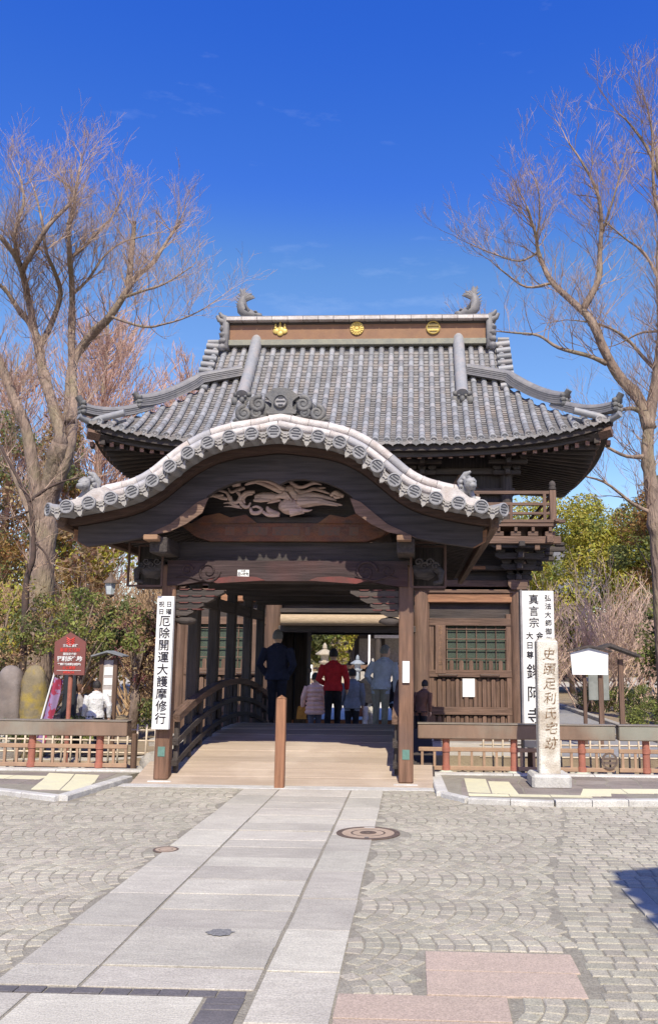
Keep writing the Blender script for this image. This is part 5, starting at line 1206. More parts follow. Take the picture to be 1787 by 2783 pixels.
# roofed information board
t = thing('information_board', 'slim roofed information board with pinned sheets beside the two visitors', 'notice board')
y = 20.0
for px in (-7.08, -6.76): obj('post', MB().box(px - .045, px + .045, y - .05, y + .05, -.65, 1.5, .006), wm('z'), t)
for sx in (-1, 1): obj('roof_board', MB().prism([(-6.90, 1.62), (-6.90 + sx * .36, 1.52), (-6.90 + sx * .36, 1.55), (-6.90, 1.66)], y - .25, y + .22), mat('slate_grey_roof', (.24, .25, .26), rough=.6, bump=.2), t)
obj('back_panel', MB().box(-7.035, -6.79, y - .02, y + .02, .45, 1.45), mat('pale_panel', (.50, .45, .43), rough=.6, bump=.05), t)
for z, h in ((1.2, .18), (.97, .15), (.72, .14)): obj('pinned_sheet', MB().box(-7.01, -6.82, y - .028, y - .022, z - h / 2, z + h / 2), M_PAPER, t)
obj('leaflet_box', MB().box(-6.93, -6.78, y - .15, y - .03, .30, .50, .01), mat('grey_box', (.42, .38, .40), rough=.5, bump=.05), t)
# standing stones and black stele
def standing(x, y, z0, z1, rx, m, label, seed, sq=.75):
    mb_ = MB(); n = 24; h = z1 - z0; prof_ = [(.86, 0), (1.0, .08), (1.02, .18), (1.02, .28), (1.0, .4), (.97, .5), (.95, .6), (.91, .7), (.86, .8), (.76, .88), (.62, .94), (.36, .985), (.05, 1)]
    for r_, t_ in prof_: pass
    k = len(prof_); vs = []
    for i, (r_, t_) in enumerate(prof_):
        for j in range(n):
            a = 2 * PI * j / n; d = 1 + .26 * mnoise.noise(Vector((math.cos(a) * 1.5 + seed, math.sin(a) * 1.5, t_ * 3))) + .10 * mnoise.noise(Vector((math.cos(a) * 4, math.sin(a) * 4 + seed, t_ * 9)))
            vs.append((x + rx * r_ * d * math.cos(a), y + rx * sq * r_ * d * math.sin(a), z0 + h * t_))
    mb_.add(vs, [(i * n + j, i * n + (j + 1) % n, (i + 1) * n + (j + 1) % n, (i + 1) * n + j) for i in range(k - 1) for j in range(n)] + [tuple((k - 1) * n + j for j in range(n))])
    return tag(obj('standing_stone', mb_, m, smooth=True), label, 'standing stone', 'standing stones by the moat')
standing(-8.72, 19.0, -.05, 1.33, .30, mat('smooth_grey_boulder', (.205, .16, .135), (.16, .13, .115), scale=5, rough=.7, bump=.35, big=.5, big_c=(.32, .28, .26), big_scale=1.6, fine=.2), 'smooth grey-brown standing stone at the far left edge', 1.2)
standing(-8.22, 19.1, -.62, 1.34, .30, mat('lichen_boulder', (.24, .19, .115), (.18, .145, .09), scale=5, rough=.85, bump=.5, big=.6, big_c=(.40, .28, .02), big_scale=4.3, fine=.2), 'tall standing stone spotted with yellow lichen', 4.4)
standing(-7.52, 19.3, -.25, 1.25, .16, mat('black_stele', (.035, .038, .045), rough=.5, bump=.2), 'narrow black stone stele behind the heritage sign', 7.7, .5)
obj('stone_base', MB().ell((-8.72, 19.0, -.35), (.5, .4, .4), 12, 8, .3, 2), M_STONE, bpy.data.objects['standing_stone'], smooth=True)
t = thing('festival_banner', 'leaning red and violet festival banner on a white pole', 'banner')
obj('pole', MB().tube([(-8.0, 18.6, -.6), (-7.53, 18.6, 1.45)], .018, 8), M_WHITE, t)
obj('cloth', MB().grid(lambda u, v: (-7.93 + .36 * v + (.24 - .08 * v) * u, 18.62 + .05 * math.sin(u * 5 + v * 4), -.20 + 1.3 * v - .08 * u), 8, 16), mat('banner_cloth', (.34, .04, .08), (.30, .20, .36), scale=4.5, rough=.8, bump=.1, lo=.48, hi=.52), t, smooth=True)
# garden lamp
t = thing('garden_lamp', 'slender black lantern-head garden lamp rising from the shrubs', 'street lamp')
lx, ly = -9.09, 26.0
obj('pole', MB().lathe([(.10, -.7), (.10, -.4), (.055, -.35), (.05, 3.25)], (lx, ly, 0), 12), M_IRON, t, angle=rad(40))
obj('lantern_frame', MB().lathe([(.06, 3.24), (.15, 3.30), (.15, 3.33), (.06, 3.33)], (lx, ly, 0), 6), M_IRON, t)
obj('lamp_glass', MB().lathe([(.11, 3.33), (.17, 3.66)], (lx, ly, 0), 6), mat('frosted_lamp_glass', (.62, .68, .74), rough=.3, bump=0), t)
obj('lamp_cap', MB().lathe([(.24, 3.66), (.20, 3.72), (.06, 3.86), (.03, 3.95), (.01, 4.0)], (lx, ly, 0), 6), M_IRON, t)
# bollard in front of the bridge
t = thing('wooden_bollard', 'square chamfered wooden bollard standing in the middle before the bridge', 'bollard')
obj('shaft', MB().box(-1.71, -1.592, 11.02, 11.138, -.03, 1.065, .012), wl('z'), t)
obj('pointed_cap', MB().add([(-1.71, 11.02, 1.066), (-1.592, 11.02, 1.066), (-1.592, 11.138, 1.066), (-1.71, 11.138, 1.066), (-1.651, 11.079, 1.108)], [(0, 1, 4), (1, 2, 4), (2, 3, 4), (3, 0, 4), (3, 2, 1, 0)]), wl('z'), t)
# stone lanterns in the grounds, seen through the gateway
def stone_lantern(x, y, s_, label, m, g):
    t = thing('stone_lantern', label, 'stone lantern', 'lanterns in the temple grounds')
    L = lambda prof_, n=6: MB().lathe([(r_ * s_, g + z * s_) for r_, z in prof_], (x, y, 0), n)
    obj('base', L([(.55, 0), (.55, .18), (.42, .2), (.42, .35), (.3, .42)]), m, t); obj('shaft', L([(.20, .42), (.17, .8), (.17, 1.2), (.2, 1.35)], 14), m, t, smooth=True)
    obj('platform', L([(.2, 1.35), (.42, 1.52), (.42, 1.62)]), m, t)
    obj('light_box', L([(.27, 1.62), (.27, 2.0)]), m, t); obj('roof', L([(.34, 2.0), (.66, 2.07), (.66, 2.13), (.38, 2.32), (.14, 2.45)]), m, t)
    obj('finial', L([(.12, 2.45), (.2, 2.52), (.14, 2.6), (.16, 2.68), (.1, 2.8), (.02, 2.9)], 12), m, t, smooth=True)
M_LS = mat('warm_lantern_stone', (.44, .38, .30), (.34, .29, .23), scale=8, rough=.85, bump=.4, fine=.2)
stone_lantern(-6.3, 62.0, .98, 'weathered stone lantern seen through the gateway', M_LS, -.4)
stone_lantern(-3.75, 58.0, .70, 'lantern with a bluish roof beside the courtyard path', mat('blue_grey_bronze', (.22, .26, .32), (.30, .32, .35), scale=5, rough=.6, bump=.2), -.4)
stone_lantern(-3.15, 66.0, .62, 'pale lantern behind the bluish one in the courtyard', mat('pale_lantern_stone', (.42, .39, .34), (.34, .31, .27), scale=8, rough=.85, bump=.4), -.4)
t = thing('white_courtyard_sign', 'white board on posts left of the lantern beyond the gate', 'sign')
obj('panel', MB().box(-6.65, -5.75, 50.0, 50.06, .30, 1.05, .01), M_PAPER, t)
for px in (-6.6, -5.8): obj('leg', MB().box(px - .03, px + .03, 50.07, 50.13, -.45, .35), wm('z'), t)
t = tag(obj('stone_terrace', MB().box(-14, -4.4, 63.4, 70, -.45, .35, .05), M_LS), 'low stone terrace under the courtyard lantern', 'terrace')
cpth = obj('courtyard_paving', MB().grid(lambda u, v: (-8 + 9 * u, 27.3 + 46 * v, -.388), 6, 20), mat('pale_courtyard_paving', (.80, .74, .64), (.70, .65, .56), scale=2, rough=.9, bump=.2, fine=.15)); tag(cpth, kind='structure')
t = thing('main_hall', 'dark wooden temple hall seen far back through the gateway', 'temple hall')
HX0 = -5.4; y = 76
obj('wall', MB().box(HX0, 14, y, y + 9, -.4, 7.0), wd('z'), t)
for k in range(9):
    x = HX0 + .1 + k * 2.2; obj('column', MB().lathe([(.28, -.4), (.28, 6.4)], (x, y - 2.2, 0), 12), wd('z'), t)
obj('veranda', MB().box(HX0 - .8, 14.6, y - 3.0, y, .5, .8), wm('x'), t); obj('steps', MB().box(HX0 + 1, 4.5, y - 4.4, y - 3.0, -.4, .3), M_STONE, t)
obj('hall_beam', MB().box(HX0 - .5, 14.4, y - 2.4, y - 2.0, 3.6, 4.0), wm('x'), t)
obj('name_plank', MB().box(-3.4, -.8, y - 2.52, y - 2.42, 3.0, 3.5), mat('pale_name_plank', (.42, .39, .35), bump=.1), t)
for k in range(3): obj('paper_screen', MB().box(HX0 + .6 + k * 2.2, HX0 + 2.0 + k * 2.2, y - .04, y - .01, 1.0, 3.0), mat('dim_shoji', (.42, .38, .33), bump=0), t)
obj('roof', MB().prism([(y - 5.5, 6.4), (y - 1.5, 7.8), (y + 4.5, 12.6), (y + 10, 7.8), (y + 14, 6.4)], HX0 - 3.5, 17.5, 'yz'), M_TILED, t)
t = thing('votive_lantern_pole', 'white pole with a crossbar beside the hall', 'pole')
obj('pole', MB().tube([(-2.9, 56, -.4), (-2.9, 56, 3.4)], .07, 8), M_WHITE, t); obj('crossbar', MB().box(-3.2, -2.6, 55.97, 56.03, 3.4, 3.47), M_WHITE, t)
# shop whose eave throws the shadow at the right of the frame
t = thing('corner_shop', 'small plastered shop with a tiled eave beyond the right edge', 'shop')
M_PLAS = mat('cream_plaster', (.55, .50, .42), (.5, .45, .38), scale=2, rough=.9, bump=.1)
obj('wall', MB().box(3.1, 9.5, -8, 1.0, 0, 5.9, .02), M_PLAS, t)
rf = obj('eave', MB().prism([(2.2, 5.80), (2.2, 5.90), (6.3, 7.8), (10.4, 5.90), (10.4, 5.80)], -8.8, 1.93, 'xz'), M_TILED, t)
for k in range(34): obj('roof_tile_row', MB().tube([(2.18, -8.7 + k * .31, 5.94), (6.3, -8.7 + k * .31, 7.86)], .07, 7), M_TILE, rf)
for x0 in (3.8, 6.6):
    wn_ = obj('window', MB().box(x0, x0 + 1.8, .99, 1.02, 1.0, 2.3), mat('dark_glass', (.04, .05, .06), rough=.1, bump=0), t)
    for a, b, c, d in ((x0 - .08, x0, .94, 2.36), (x0 + 1.8, x0 + 1.88, .94, 2.36), (x0, x0 + 1.8, 2.3, 2.36), (x0, x0 + 1.8, .94, 1.0)): obj('window_frame', MB().box(a, b, .98, 1.05, c, d), wm('z'), wn_)
obj('shop_door', MB().box(3.06, 3.12, -2.2, -.6, 0, 2.2), wm('z'), t)
# ================================================================ PEOPLE
SKIN = mat('skin', (.62, .40, .29), (.57, .36, .26), scale=30, bump=0, rough=.6); HAIRB = mat('black_hair', (.022, .018, .018), (.04, .033, .03), scale=60, bump=.4, rough=.5); HAIRG = mat('grey_hair', (.17, .16, .16), (.28, .27, .26), scale=60, bump=.4)
CL = {}
def cloth(n, c, s_=.15): 
    if n not in CL: CL[n] = mat('cloth_' + n, c, tuple(v * .8 for v in c), scale=12, rough=.9, bump=.7, bscale=11, bdist=.05, fine=s_)
    return CL[n]
def person(x, y, z, H, face, label, top, legs, shoes, hair=HAIRB, hem=.50, coat=0.0, armL=None, armR=None, stride=0.0, lean=(0, 0), puffer=False, skirt=None, headturn=0.0, width=1.0, legm=1.0):
    """one standing or walking figure facing local +Y; armL / armR = (elbow, wrist) points in units of height"""
    k = H; prims = []                       # (MB, material index)
    mats = [top, legs, shoes, SKIN, hair, M_INK]
    def add(mb_, mi): prims.append((mb_, mi))
    lx, ly = lean
    def L(p):                               # lean grows with height
        t = max(0, (p[2] - .5) / .5); return (p[0] * k + lx * t * k, p[1] * k + ly * t * k, p[2] * k)
    T = lambda pts, rs, n=10: MB().tube([L(p) for p in pts], [r_ * k for r_ in rs], n)
    # torso as stacked ellipses
    def stack(rows, n=18):
        m = MB(); vs = []
        for (cz, ax, ay, cy) in rows:
            for j in range(n):
                a = 2 * PI * j / n; vs.append(L((ax * width * math.cos(a), cy + ay * math.sin(a), cz)))
        q = len(rows); m.add(vs, [(i * n + j, i * n + (j + 1) % n, (i + 1) * n + (j + 1) % n, (i + 1) * n + j) for i in range(q - 1) for j in range(n)] + [tuple(range(n)), tuple((q - 1) * n + j for j in range(n))]); return m
    rows = [(hem, .100 + coat, .078 + coat, 0), (hem + .04, .103 + coat, .08 + coat * .8, 0), (.60, .090 + coat * .7, .070 + coat * .6, 0), (.68, .100 + coat * .5, .074 + coat * .5, -.004), (.76, .112 + coat * .4, .076 + coat * .3, -.006), (.805, .108, .062, -.008), (.83, .075, .045, -.004), (.85, .040, .035, 0)]
    if puffer:
        rr = []
        for i in range(29):
            t = i / 28; z_ = hem + (.83 - hem) * t
            j = max(q for q in range(len(rows)) if rows[q][0] <= z_ + 1e-6); j = min(j, len(rows) - 2); f = (z_ - rows[j][0]) / (rows[j + 1][0] - rows[j][0])
            b_ = .02 * abs(math.sin(t * PI * 7)); rr.append((z_, rows[j][1] + (rows[j + 1][1] - rows[j][1]) * f + b_, rows[j][2] + (rows[j + 1][2] - rows[j][2]) * f + b_, 0))
        rows = rr + [rows[-1]]
    add(stack(rows), 0)
    if skirt: add(stack([(skirt, .115, .10, 0), (hem * .8 + skirt * .2, .108, .09, 0), (hem + .02, .098, .076, 0)]), 1)
    # legs, shoes
    for s_ in (-1, 1):
        st_ = stride * s_
        hp, kn, an = (s_ * .050, 0, .50), (s_ * .052, st_ * .5 + .012, .275), (s_ * .052, st_ - .015 - (.03 if st_ < 0 else 0), .05 + (.03 if st_ < -.05 else 0))
        add(T([hp, ((hp[0] + kn[0]) / 2, (hp[1] + kn[1]) / 2 + .006, .385), kn, ((kn[0] + an[0]) / 2, (kn[1] + an[1]) / 2 - .008, .16), an], [.062 * legm, .054 * legm, .042 * legm, .040 * legm, .032 * legm]), 1)
        add(MB().ell(L((an[0], an[1] + .035, an[2] - .022)), (.026 * k, .072 * k, .028 * k), 10, 8), 2)
    # arms with five-fingered hands
    dfl = lambda s_: ((s_ * .145, -.02, .64), (s_ * .15, .03, .50))
    for s_, ar in ((-1, armL), (1, armR)):
        el, wr = ar or dfl(s_); sh = (s_ * .112 * width, -.005, .795)
        add(T([sh, ((sh[0] + el[0]) / 2, (sh[1] + el[1]) / 2, (sh[2] + el[2]) / 2), el, ((el[0] * .4 + wr[0] * .6), (el[1] * .4 + wr[1] * .6), el[2] * .4 + wr[2] * .6), wr], [.044 + coat * .3, .040 + coat * .3, .034 + coat * .25, .031 + coat * .2, .027]), 0)
        d = Vector(wr) - Vector(el); d.normalize(); W_ = Vector(wr); sd_ = Vector((0, 1, 0)); sd_ = (sd_ - d * sd_.dot(d)).normalized(); nn_ = d.cross(sd_)
        add(T([tuple(W_), tuple(W_ + d * .022), tuple(W_ + d * .046)], [.014, .020, .018], 8), 3)
        for f, (o_, ln) in enumerate(((-.016, .036), (-.0055, .042), (.005, .039), (.015, .031))):
            b_ = W_ + d * .044 + sd_ * o_; add(T([tuple(b_), tuple(b_ + d * ln * .5), tuple(b_ + d * ln * .85 + nn_ * .010 * -s_)], [.0068, .006, .005], 6), 3)
        b_ = W_ + d * .014 + sd_ * .014; add(T([tuple(b_), tuple(b_ + d * .02 + sd_ * .016), tuple(b_ + d * .038 + sd_ * .018)], [.008, .007, .0055], 6), 3)
    # neck and head
    add(T([(0, -.004, .81), (0, .004, .87)], [.034, .033]), 3)
    hc = Vector(L((0, .012, .928))); rot = Matrix.Translation(hc) @ Matrix.Rotation(headturn, 4, 'Z')
    H_ = lambda p, r_, mi, n=12, m_=10: add(MB().ell((p[0] * k, p[1] * k, p[2] * k), tuple(a * k * 1.12 for a in r_), n, m_, M=rot), mi)
    H_((0, .0, 0), (.044, .053, .062), 3, 16, 12); H_((0, .018, -.032), (.034, .034, .034), 3)
    H_((0, .056, -.008), (.008, .012, .014), 3); 
    for s_ in (-1, 1): H_((s_ * .045, -.004, -.004), (.007, .013, .018), 3, 8, 6); H_((s_ * .018, .049, .008), (.008, .006, .005), 5, 8, 6)
    H_((0, .047, -.030), (.014, .007, .004), 5, 8, 6)
    M = Matrix.Translation((x, y, z)) @ Matrix.Rotation(face, 4, 'Z')
    src = MB(); lab = []
    for mb_, mi in prims: lab += [mi] * len(mb_.v); src.merge(mb_)
    me0 = src.mesh('person_source', top)
    tmp = bpy.data.objects.new('person_source', me0); COL.objects.link(tmp)
    md = tmp.modifiers.new('r', 'REMESH'); md.mode = 'VOXEL'; md.voxel_size = .0095 * H / 1.7; md.use_smooth_shade = True
    bpy.context.view_layer.update()
    me = bpy.data.meshes.new_from_object(tmp.evaluated_get(bpy.context.evaluated_depsgraph_get())); bpy.data.objects.remove(tmp); bpy.data.meshes.remove(me0)
    kd = kdtree.KDTree(len(src.v)); [kd.insert(v, i) for i, v in enumerate(src.v)]; kd.balance()
    me.materials.clear(); [me.materials.append(m_) for m_ in mats]
    mi_ = [lab[kd.find(p.center)[1]] for p in me.polygons]
    me.polygons.foreach_set('material_index', mi_); me.transform(M); me.update()
    o = tag(link('person', me), label, 'person', 'visitors at the temple')
    if not skirt:                           # collar and back seam fold of the jacket
        cm = MB(); cm.tube([M @ Vector(L((.047 * math.cos(a), .042 * math.sin(a), .842 + .008 * math.sin(a)))) for a in [2 * PI * q / 16 for q in range(17)]], .012 * k, 7); obj('collar', cm, top, o, smooth=True)
    hm = MB(); n = 18; vs = []
    for i in range(9):                      # hair as a cap over the back and crown
        th = PI * .62 * i / 8
        for j in range(n):
            a = 2 * PI * j / n; fr_ = math.sin(a) > .25; th2 = th * (.55 if fr_ else 1.0); d = Vector((math.sin(th2) * math.cos(a), math.sin(th2) * math.sin(a), math.cos(th2))); kk = 1 + .06 * mnoise.noise(d * 5 + Vector((x, y, 0)))
            vs.append((d.x * .057 * k * kk, (d.y * .067 - .004) * k * kk, (d.z * .077 + .002) * k * kk))
    hm.add([M @ rot @ Vector(v) for v in vs], [(i * n + j, (i + 1) * n + j, (i + 1) * n + (j + 1) % n, i * n + (j + 1) % n) for i in range(8) for j in range(n)])
    obj('hair', hm, hair, o, smooth=True)
    return o, M, L
NAVY = cloth('navy', (.028, .032, .066)); DNAVY = cloth('dark_navy', (.028, .030, .05)); REDC = cloth('red', (.58, .03, .04)); BLK = cloth('black', (.022, .020, .026)); PNK = cloth('pink', (.95, .56, .46), .08)
LBL = cloth('pale_blue', (.50, .55, .68)); GRY = cloth('grey_trousers', (.36, .34, .285)); BEI = cloth('cream_trousers', (.80, .74, .66)); JEAN = cloth('jeans', (.32, .43, .58)); LAV = cloth('grey_lavender', (.24, .25, .31)); WHT = cloth('white', (.70, .68, .69)); GS = cloth('grey_shawl', (.30, .265, .26))
SHB = cloth('dark_shoes', (.03, .03, .035)); SHU = cloth('blue_shoes', (.06, .16, .28)); SHR = cloth('red_brown_shoes', (.35, .10, .06))
person(-2.66, 17.2, dz(17.2), 1.80, 0.05, 'tall man in navy jacket and dark trousers, hands in pockets, seen from behind', NAVY, DNAVY, SHB, HAIRG, hem=.47, coat=.022, armL=((-.185, -.05, .63), (-.115, .03, .52)), armR=((.175, -.05, .63), (.115, .03, .52)), width=1.08, headturn=-.3)
person(-1.72, 18.75, dz(18.75) + .02, 1.73, -.06, 'person in a red jacket and black trousers walking away through the gate', REDC, BLK, SHU, HAIRB, hem=.50, coat=.018, armL=((-.17, -.05, .63), (-.125, .06, .58)), armR=((.17, -.03, .64), (.165, .03, .52)), stride=.05)
pp, M, L = person(-2.30, 20.6, -.36, 1.55, .1, 'woman in a pale pink quilted coat with dark hair walking away', PNK, cloth('grey_leggings', (.13, .12, .15)), SHR, HAIRB, hem=.40, coat=.03, puffer=True, stride=.06, armL=((-.17, -.02, .64), (-.18, .02, .50)))
def bag(c, r_, h, m, label, strap_to):
    t = thing('handbag', label, 'bag'); x, y, z = c
    obj('bag_body', MB().prism([(x - r_, z), (x + r_, z), (x + r_ * .75, z + h), (x - r_ * .75, z + h)], y - .06, y + .06), m, t)
    obj('bag_strap', MB().tube([(x - r_ * .6, y, z + h), (x - r_ * .3, y, (z + h + strap_to) / 2), (x, y, strap_to), (x + r_ * .3, y, (z + h + strap_to) / 2), (x + r_ * .6, y, z + h)], .012, 6), m, t)
bag((-2.60, 20.62, .15), .12, .27, cloth('orange_leather', (.62, .26, .05)), 'orange handbag carried by the woman in the pink coat', .46)
person(-1.42, 20.2, -.32, 1.62, .1, 'person in grey vest and pale blue sleeves half hidden by the red jacket', LAV, BLK, SHB, HAIRB, hem=.46, coat=.02)
person(-1.17, 22.3, -.38, 1.70, PI + .2, 'person in a black jacket and cream trousers coming out of the gate', BLK, BEI, SHR, HAIRB, hem=.48, coat=.015, stride=.09)
bag((-1.40, 22.1, .12), .11, .20, cloth('brown_leather', (.25, .10, .05)), 'small brown bag of the person in cream trousers', .36)
person(-.72, 18.55, dz(18.55) + .02, 1.76, -.1, 'man in a pale blue sweater and grey trousers walking away with head turned', LBL, GRY, SHB, HAIRG, hem=.49, coat=.014, lean=(.06, .03), armL=((-.175, -.04, .64), (-.12, .05, .56)), armR=((.165, -.02, .62), (.175, .02, .46)), headturn=-.9, width=1.05)
person(-.37, 20.0, -.28, 1.62, .1, 'woman in a black coat and blue jeans beside the right bridge post', BLK, JEAN, SHB, HAIRB, hem=.45, coat=.03)
bag((-.21, 19.6, .20), .17, .36, cloth('purple_bag', (.24, .10, .36)), 'purple shoulder bag of the woman in the black coat', .95)
person(.12, 20.9, -.38, 1.42, -.4, 'dark-haired child bending behind the right bridge post', cloth('brown_top', (.20, .10, .07)), BLK, SHB, HAIRB, hem=.48, lean=(.05, .08))
person(-7.43, 19.6, -.58, 1.50, -.7, 'woman in a grey shawl and long black skirt at the left', GS, BLK, SHB, cloth('brown_hair', (.12, .06, .035)), hem=.50, coat=.03, skirt=.08)
person(-6.99, 19.5, -.58, 1.58, .5, 'person in a white jacket and navy trousers walking at the left', WHT, NAVY, SHB, HAIRB, hem=.50, coat=.02, stride=.12, legm=1.25, armR=((.17, -.06, .66), (.18, -.02, .50)))

# ================================================================ TREES AND PLANTS
M_BARK = mat('zelkova_bark', (.315, .23, .18), (.165, .122, .10), scale=3.2, stretch=(1.6, 1.6, .45), rough=.9, bump=1.0, bdist=.10, bscale=6, big=.6, big_c=(.24, .205, .12), big_scale=.9, fine=.2)
M_TWIG = mat('bare_twig', (.40, .285, .22), (.32, .225, .175), scale=5, rough=.9, bump=0, island=.2)
M_TWIGP = mat('pinkish_twig', (.58, .375, .295), (.46, .30, .24), scale=2, rough=.9, bump=0, island=.25)
def leafm(n, c, c2, hue=.03, isl=.35): return mat('foliage_' + n, c, c2, scale=.9, rough=.6, bump=0, island=isl, hue=hue, trans=.42, spec=.35)
def twig(m, p, d, ln, r_, depth, RR, up=.25, n=4, spread=.75, kids=(2, 3), split=.68, thr=.0035):
    pts = [Vector(p)]; rs = [r_]; d = Vector(d).normalized()
    for i in range(n):
        d = (d + Vector((RR.gauss(0, .13), RR.gauss(0, .13), RR.gauss(0, .10) + up * .12))).normalized(); pts.append(pts[-1] + d * ln / n); rs.append(max(r_ * (1 - .55 * (i + 1) / n), thr))
    m.tube(pts, rs, 3 if r_ < .03 else 5, cap=False)
    if depth <= 0: return
    for c in range(RR.randint(*kids) + (1 if depth > 2 else 0)):
        t = RR.uniform(.35, 1.0); i = min(int(t * n), n - 1); q = pts[i].lerp(pts[i + 1], t * n - i)
        dd = (d + Vector((RR.uniform(-1, 1), RR.uniform(-1, 1), RR.uniform(-.4, .9) * .8 + up)) * spread).normalized()
        twig(m, q, dd, ln * RR.uniform(split - .12, split + .12), max(rs[i] * .62, thr), depth - 1, RR, up, n, spread, kids, split, thr)
def bare_tree(name, label, cat, limbs, radii, seed, twm=M_TWIG, dens=1.0, ln0=1.1, depth=3, thr=.0034, rough_y=.9, bark=None):
    RR = random.Random(seed); t = thing(name, label, cat); tr = MB(); lm = MB(); tw = MB()
    for kk, pts in limbs.items():
        ph_ = RR.uniform(0, 6); amp = 0 if kk == 'A' else RR.choice((-1, 1)) * RR.uniform(.4, 1) * rough_y
        P = []; nn = len(pts)
        for i, p in enumerate(pts):               # the crown spreads in depth: each point slides along its line from the eye, by a smooth field so that forks stay joined
            yy = p[1] + rough_y * 3.2 * mnoise.noise(Vector((p[0] * .33 + seed, p[2] * .27, 1.7))) * ss(5, 9, p[2]); q_ = yy / p[1]
            P.append(Vector((p[0] * q_, yy, 1.6 + (p[2] - 1.6) * q_)))
        Q = []; rr = []; ra, rb_ = radii.get(kk, (.12, .03))
        for i in range(nn - 1):
            for j in range(4):
                u = j / 4; p0, p1, p2, p3 = P[max(i - 1, 0)], P[i], P[i + 1], P[min(i + 2, nn - 1)]
                Q.append(.5 * ((2 * p1) + (p2 - p0) * u + (2 * p0 - 5 * p1 + 4 * p2 - p3) * u * u + (3 * p1 - p0 - 3 * p2 + p3) * u ** 3)); f = (i + u) / (nn - 1); rr.append((ra + (rb_ - ra) * f ** .8) * (1 + .16 * mnoise.noise(Vector((i * 1.7 + u * 1.7, ph_, 3))) + (.22 if RR.random() < .06 else 0)))
        Q.append(P[-1]); rr.append(rb_)
        (tr if kk == 'A' else lm).tube(Q, rr, 12 if ra > .12 else 7)
        LN = sum((Q[i + 1] - Q[i]).length for i in range(len(Q) - 1)); cnt = int(LN * 5.4 * dens)
        for c in range(cnt):
            i = int((RR.uniform(.3 if ra > .2 else .05, 1.0)) * (len(Q) - 1)); i = min(i, len(Q) - 2)
            if rr[i] > .22: continue
            d = (Q[i + 1] - Q[i]).normalized(); dd = (d * .7 + Vector((RR.uniform(-1, 1), RR.uniform(-1, 1), RR.uniform(-.2, 1.0)))).normalized()
            twig(tw, Q[i], dd, ln0 * RR.uniform(.6, 1.25), min(rr[i] * .4, .020), depth, RR, thr=thr)
        twig(tw, Q[-1], Q[-1] - Q[-2], ln0, min(rb_, .022), depth, RR, thr=thr)
    obj('trunk', tr, bark or M_BARK, t, smooth=True)
    if lm.v: obj('limbs', lm, bark or M_BARK, t, smooth=True)
    o = tag(obj('twigs', tw, twm, t), kind='stuff'); return t
LEFT = {
 'A': [(-11.72, 27, -.7), (-11.65, 27, 1.0), (-11.62, 27, 2.88), (-11.66, 27, 4.71), (-11.64, 27, 6.12), (-11.43, 27, 7.36), (-11.31, 27, 8.26)],
 'A1': [(-11.43, 27, 7.2), (-11.31, 27, 8.26), (-11.55, 27, 9.17), (-12.0, 27, 10.46), (-12.25, 27, 11.34), (-12.5, 27, 12.28), (-12.75, 27, 13.24), (-13.0, 27, 14.07), (-13.31, 27, 14.66), (-13.84, 27, 15.32)],
 'B': [(-11.59, 27, 6.23), (-11.04, 27, 7.78), (-10.97, 27, 9.47), (-11.15, 27, 11.33), (-11.25, 27, 13.22), (-11.41, 27, 14.51), (-11.54, 27, 15.68)],
 'A2': [(-13.0, 27, 14.07), (-12.67, 27, 14.72), (-12.18, 27, 15.69), (-11.6, 27, 16.34), (-11.39, 27, 16.73), (-11.32, 27, 17.4), (-11.25, 27, 17.8)],
 'A3': [(-12.25, 27, 11.34), (-11.88, 27, 12.21), (-11.64, 27, 13.22), (-11.88, 27, 14.0), (-12.24, 27, 14.78), (-12.44, 27, 15.82), (-12.76, 27, 16.89)],
 'B2': [(-11.39, 27, 14.51), (-11.0, 27, 14.82), (-10.48, 27, 15.47), (-10.07, 27, 15.92), (-9.8, 27, 16.57)],
 'B3': [(-11.54, 27, 15.68), (-11.37, 27, 16.73), (-11.99, 27, 17.34)],
 'C': [(-11.08, 27, 8.9), (-11.08, 27, 10.83), (-10.51, 27, 11.82), (-9.94, 27, 12.45), (-9.44, 27, 13.33), (-9.1, 27, 13.83), (-8.63, 27, 14.28), (-8.29, 27, 14.85), (-7.78, 27, 15.75)],
 'C2': [(-9.38, 27, 13.43), (-9.35, 27, 14.61), (-9.32, 27, 15.26), (-9.31, 27, 15.75)],
 'C3': [(-9.61, 27, 13.07), (-8.89, 27, 13.32), (-8.17, 27, 13.57), (-7.34, 27, 14.13)],
 'D': [(-12.1, 27, 10.9), (-12.41, 27, 11.96), (-13.02, 27, 12.73), (-13.43, 27, 13.31), (-13.84, 27, 13.7)],
 'E': [(-11.66, 27, 5.2), (-12.41, 27, 8.51), (-12.91, 27, 9.61), (-13.49, 27, 10.85), (-14.07, 27, 11.98)],
 'F': [(-9.94, 27, 12.45), (-8.83, 27, 12.08), (-8.11, 27, 12.18), (-7.51, 27, 12.36), (-6.86, 27, 12.69), (-6.3, 27, 13.1)],
 'G': [(-13.0, 27, 14.07), (-13.34, 27, 15.31), (-13.11, 27, 16.5), (-13.35, 27, 17.6)],
 'H': [(-11.25, 27, 13.22), (-10.75, 27, 13.73), (-10.3, 27, 14.49), (-9.71, 27, 15.0), (-8.86, 27, 15.25)],
 'I': [(-11.71, 27, 4.9), (-12.23, 27, 6.12), (-12.87, 27, 7.42), (-13.41, 27, 8.27)]}
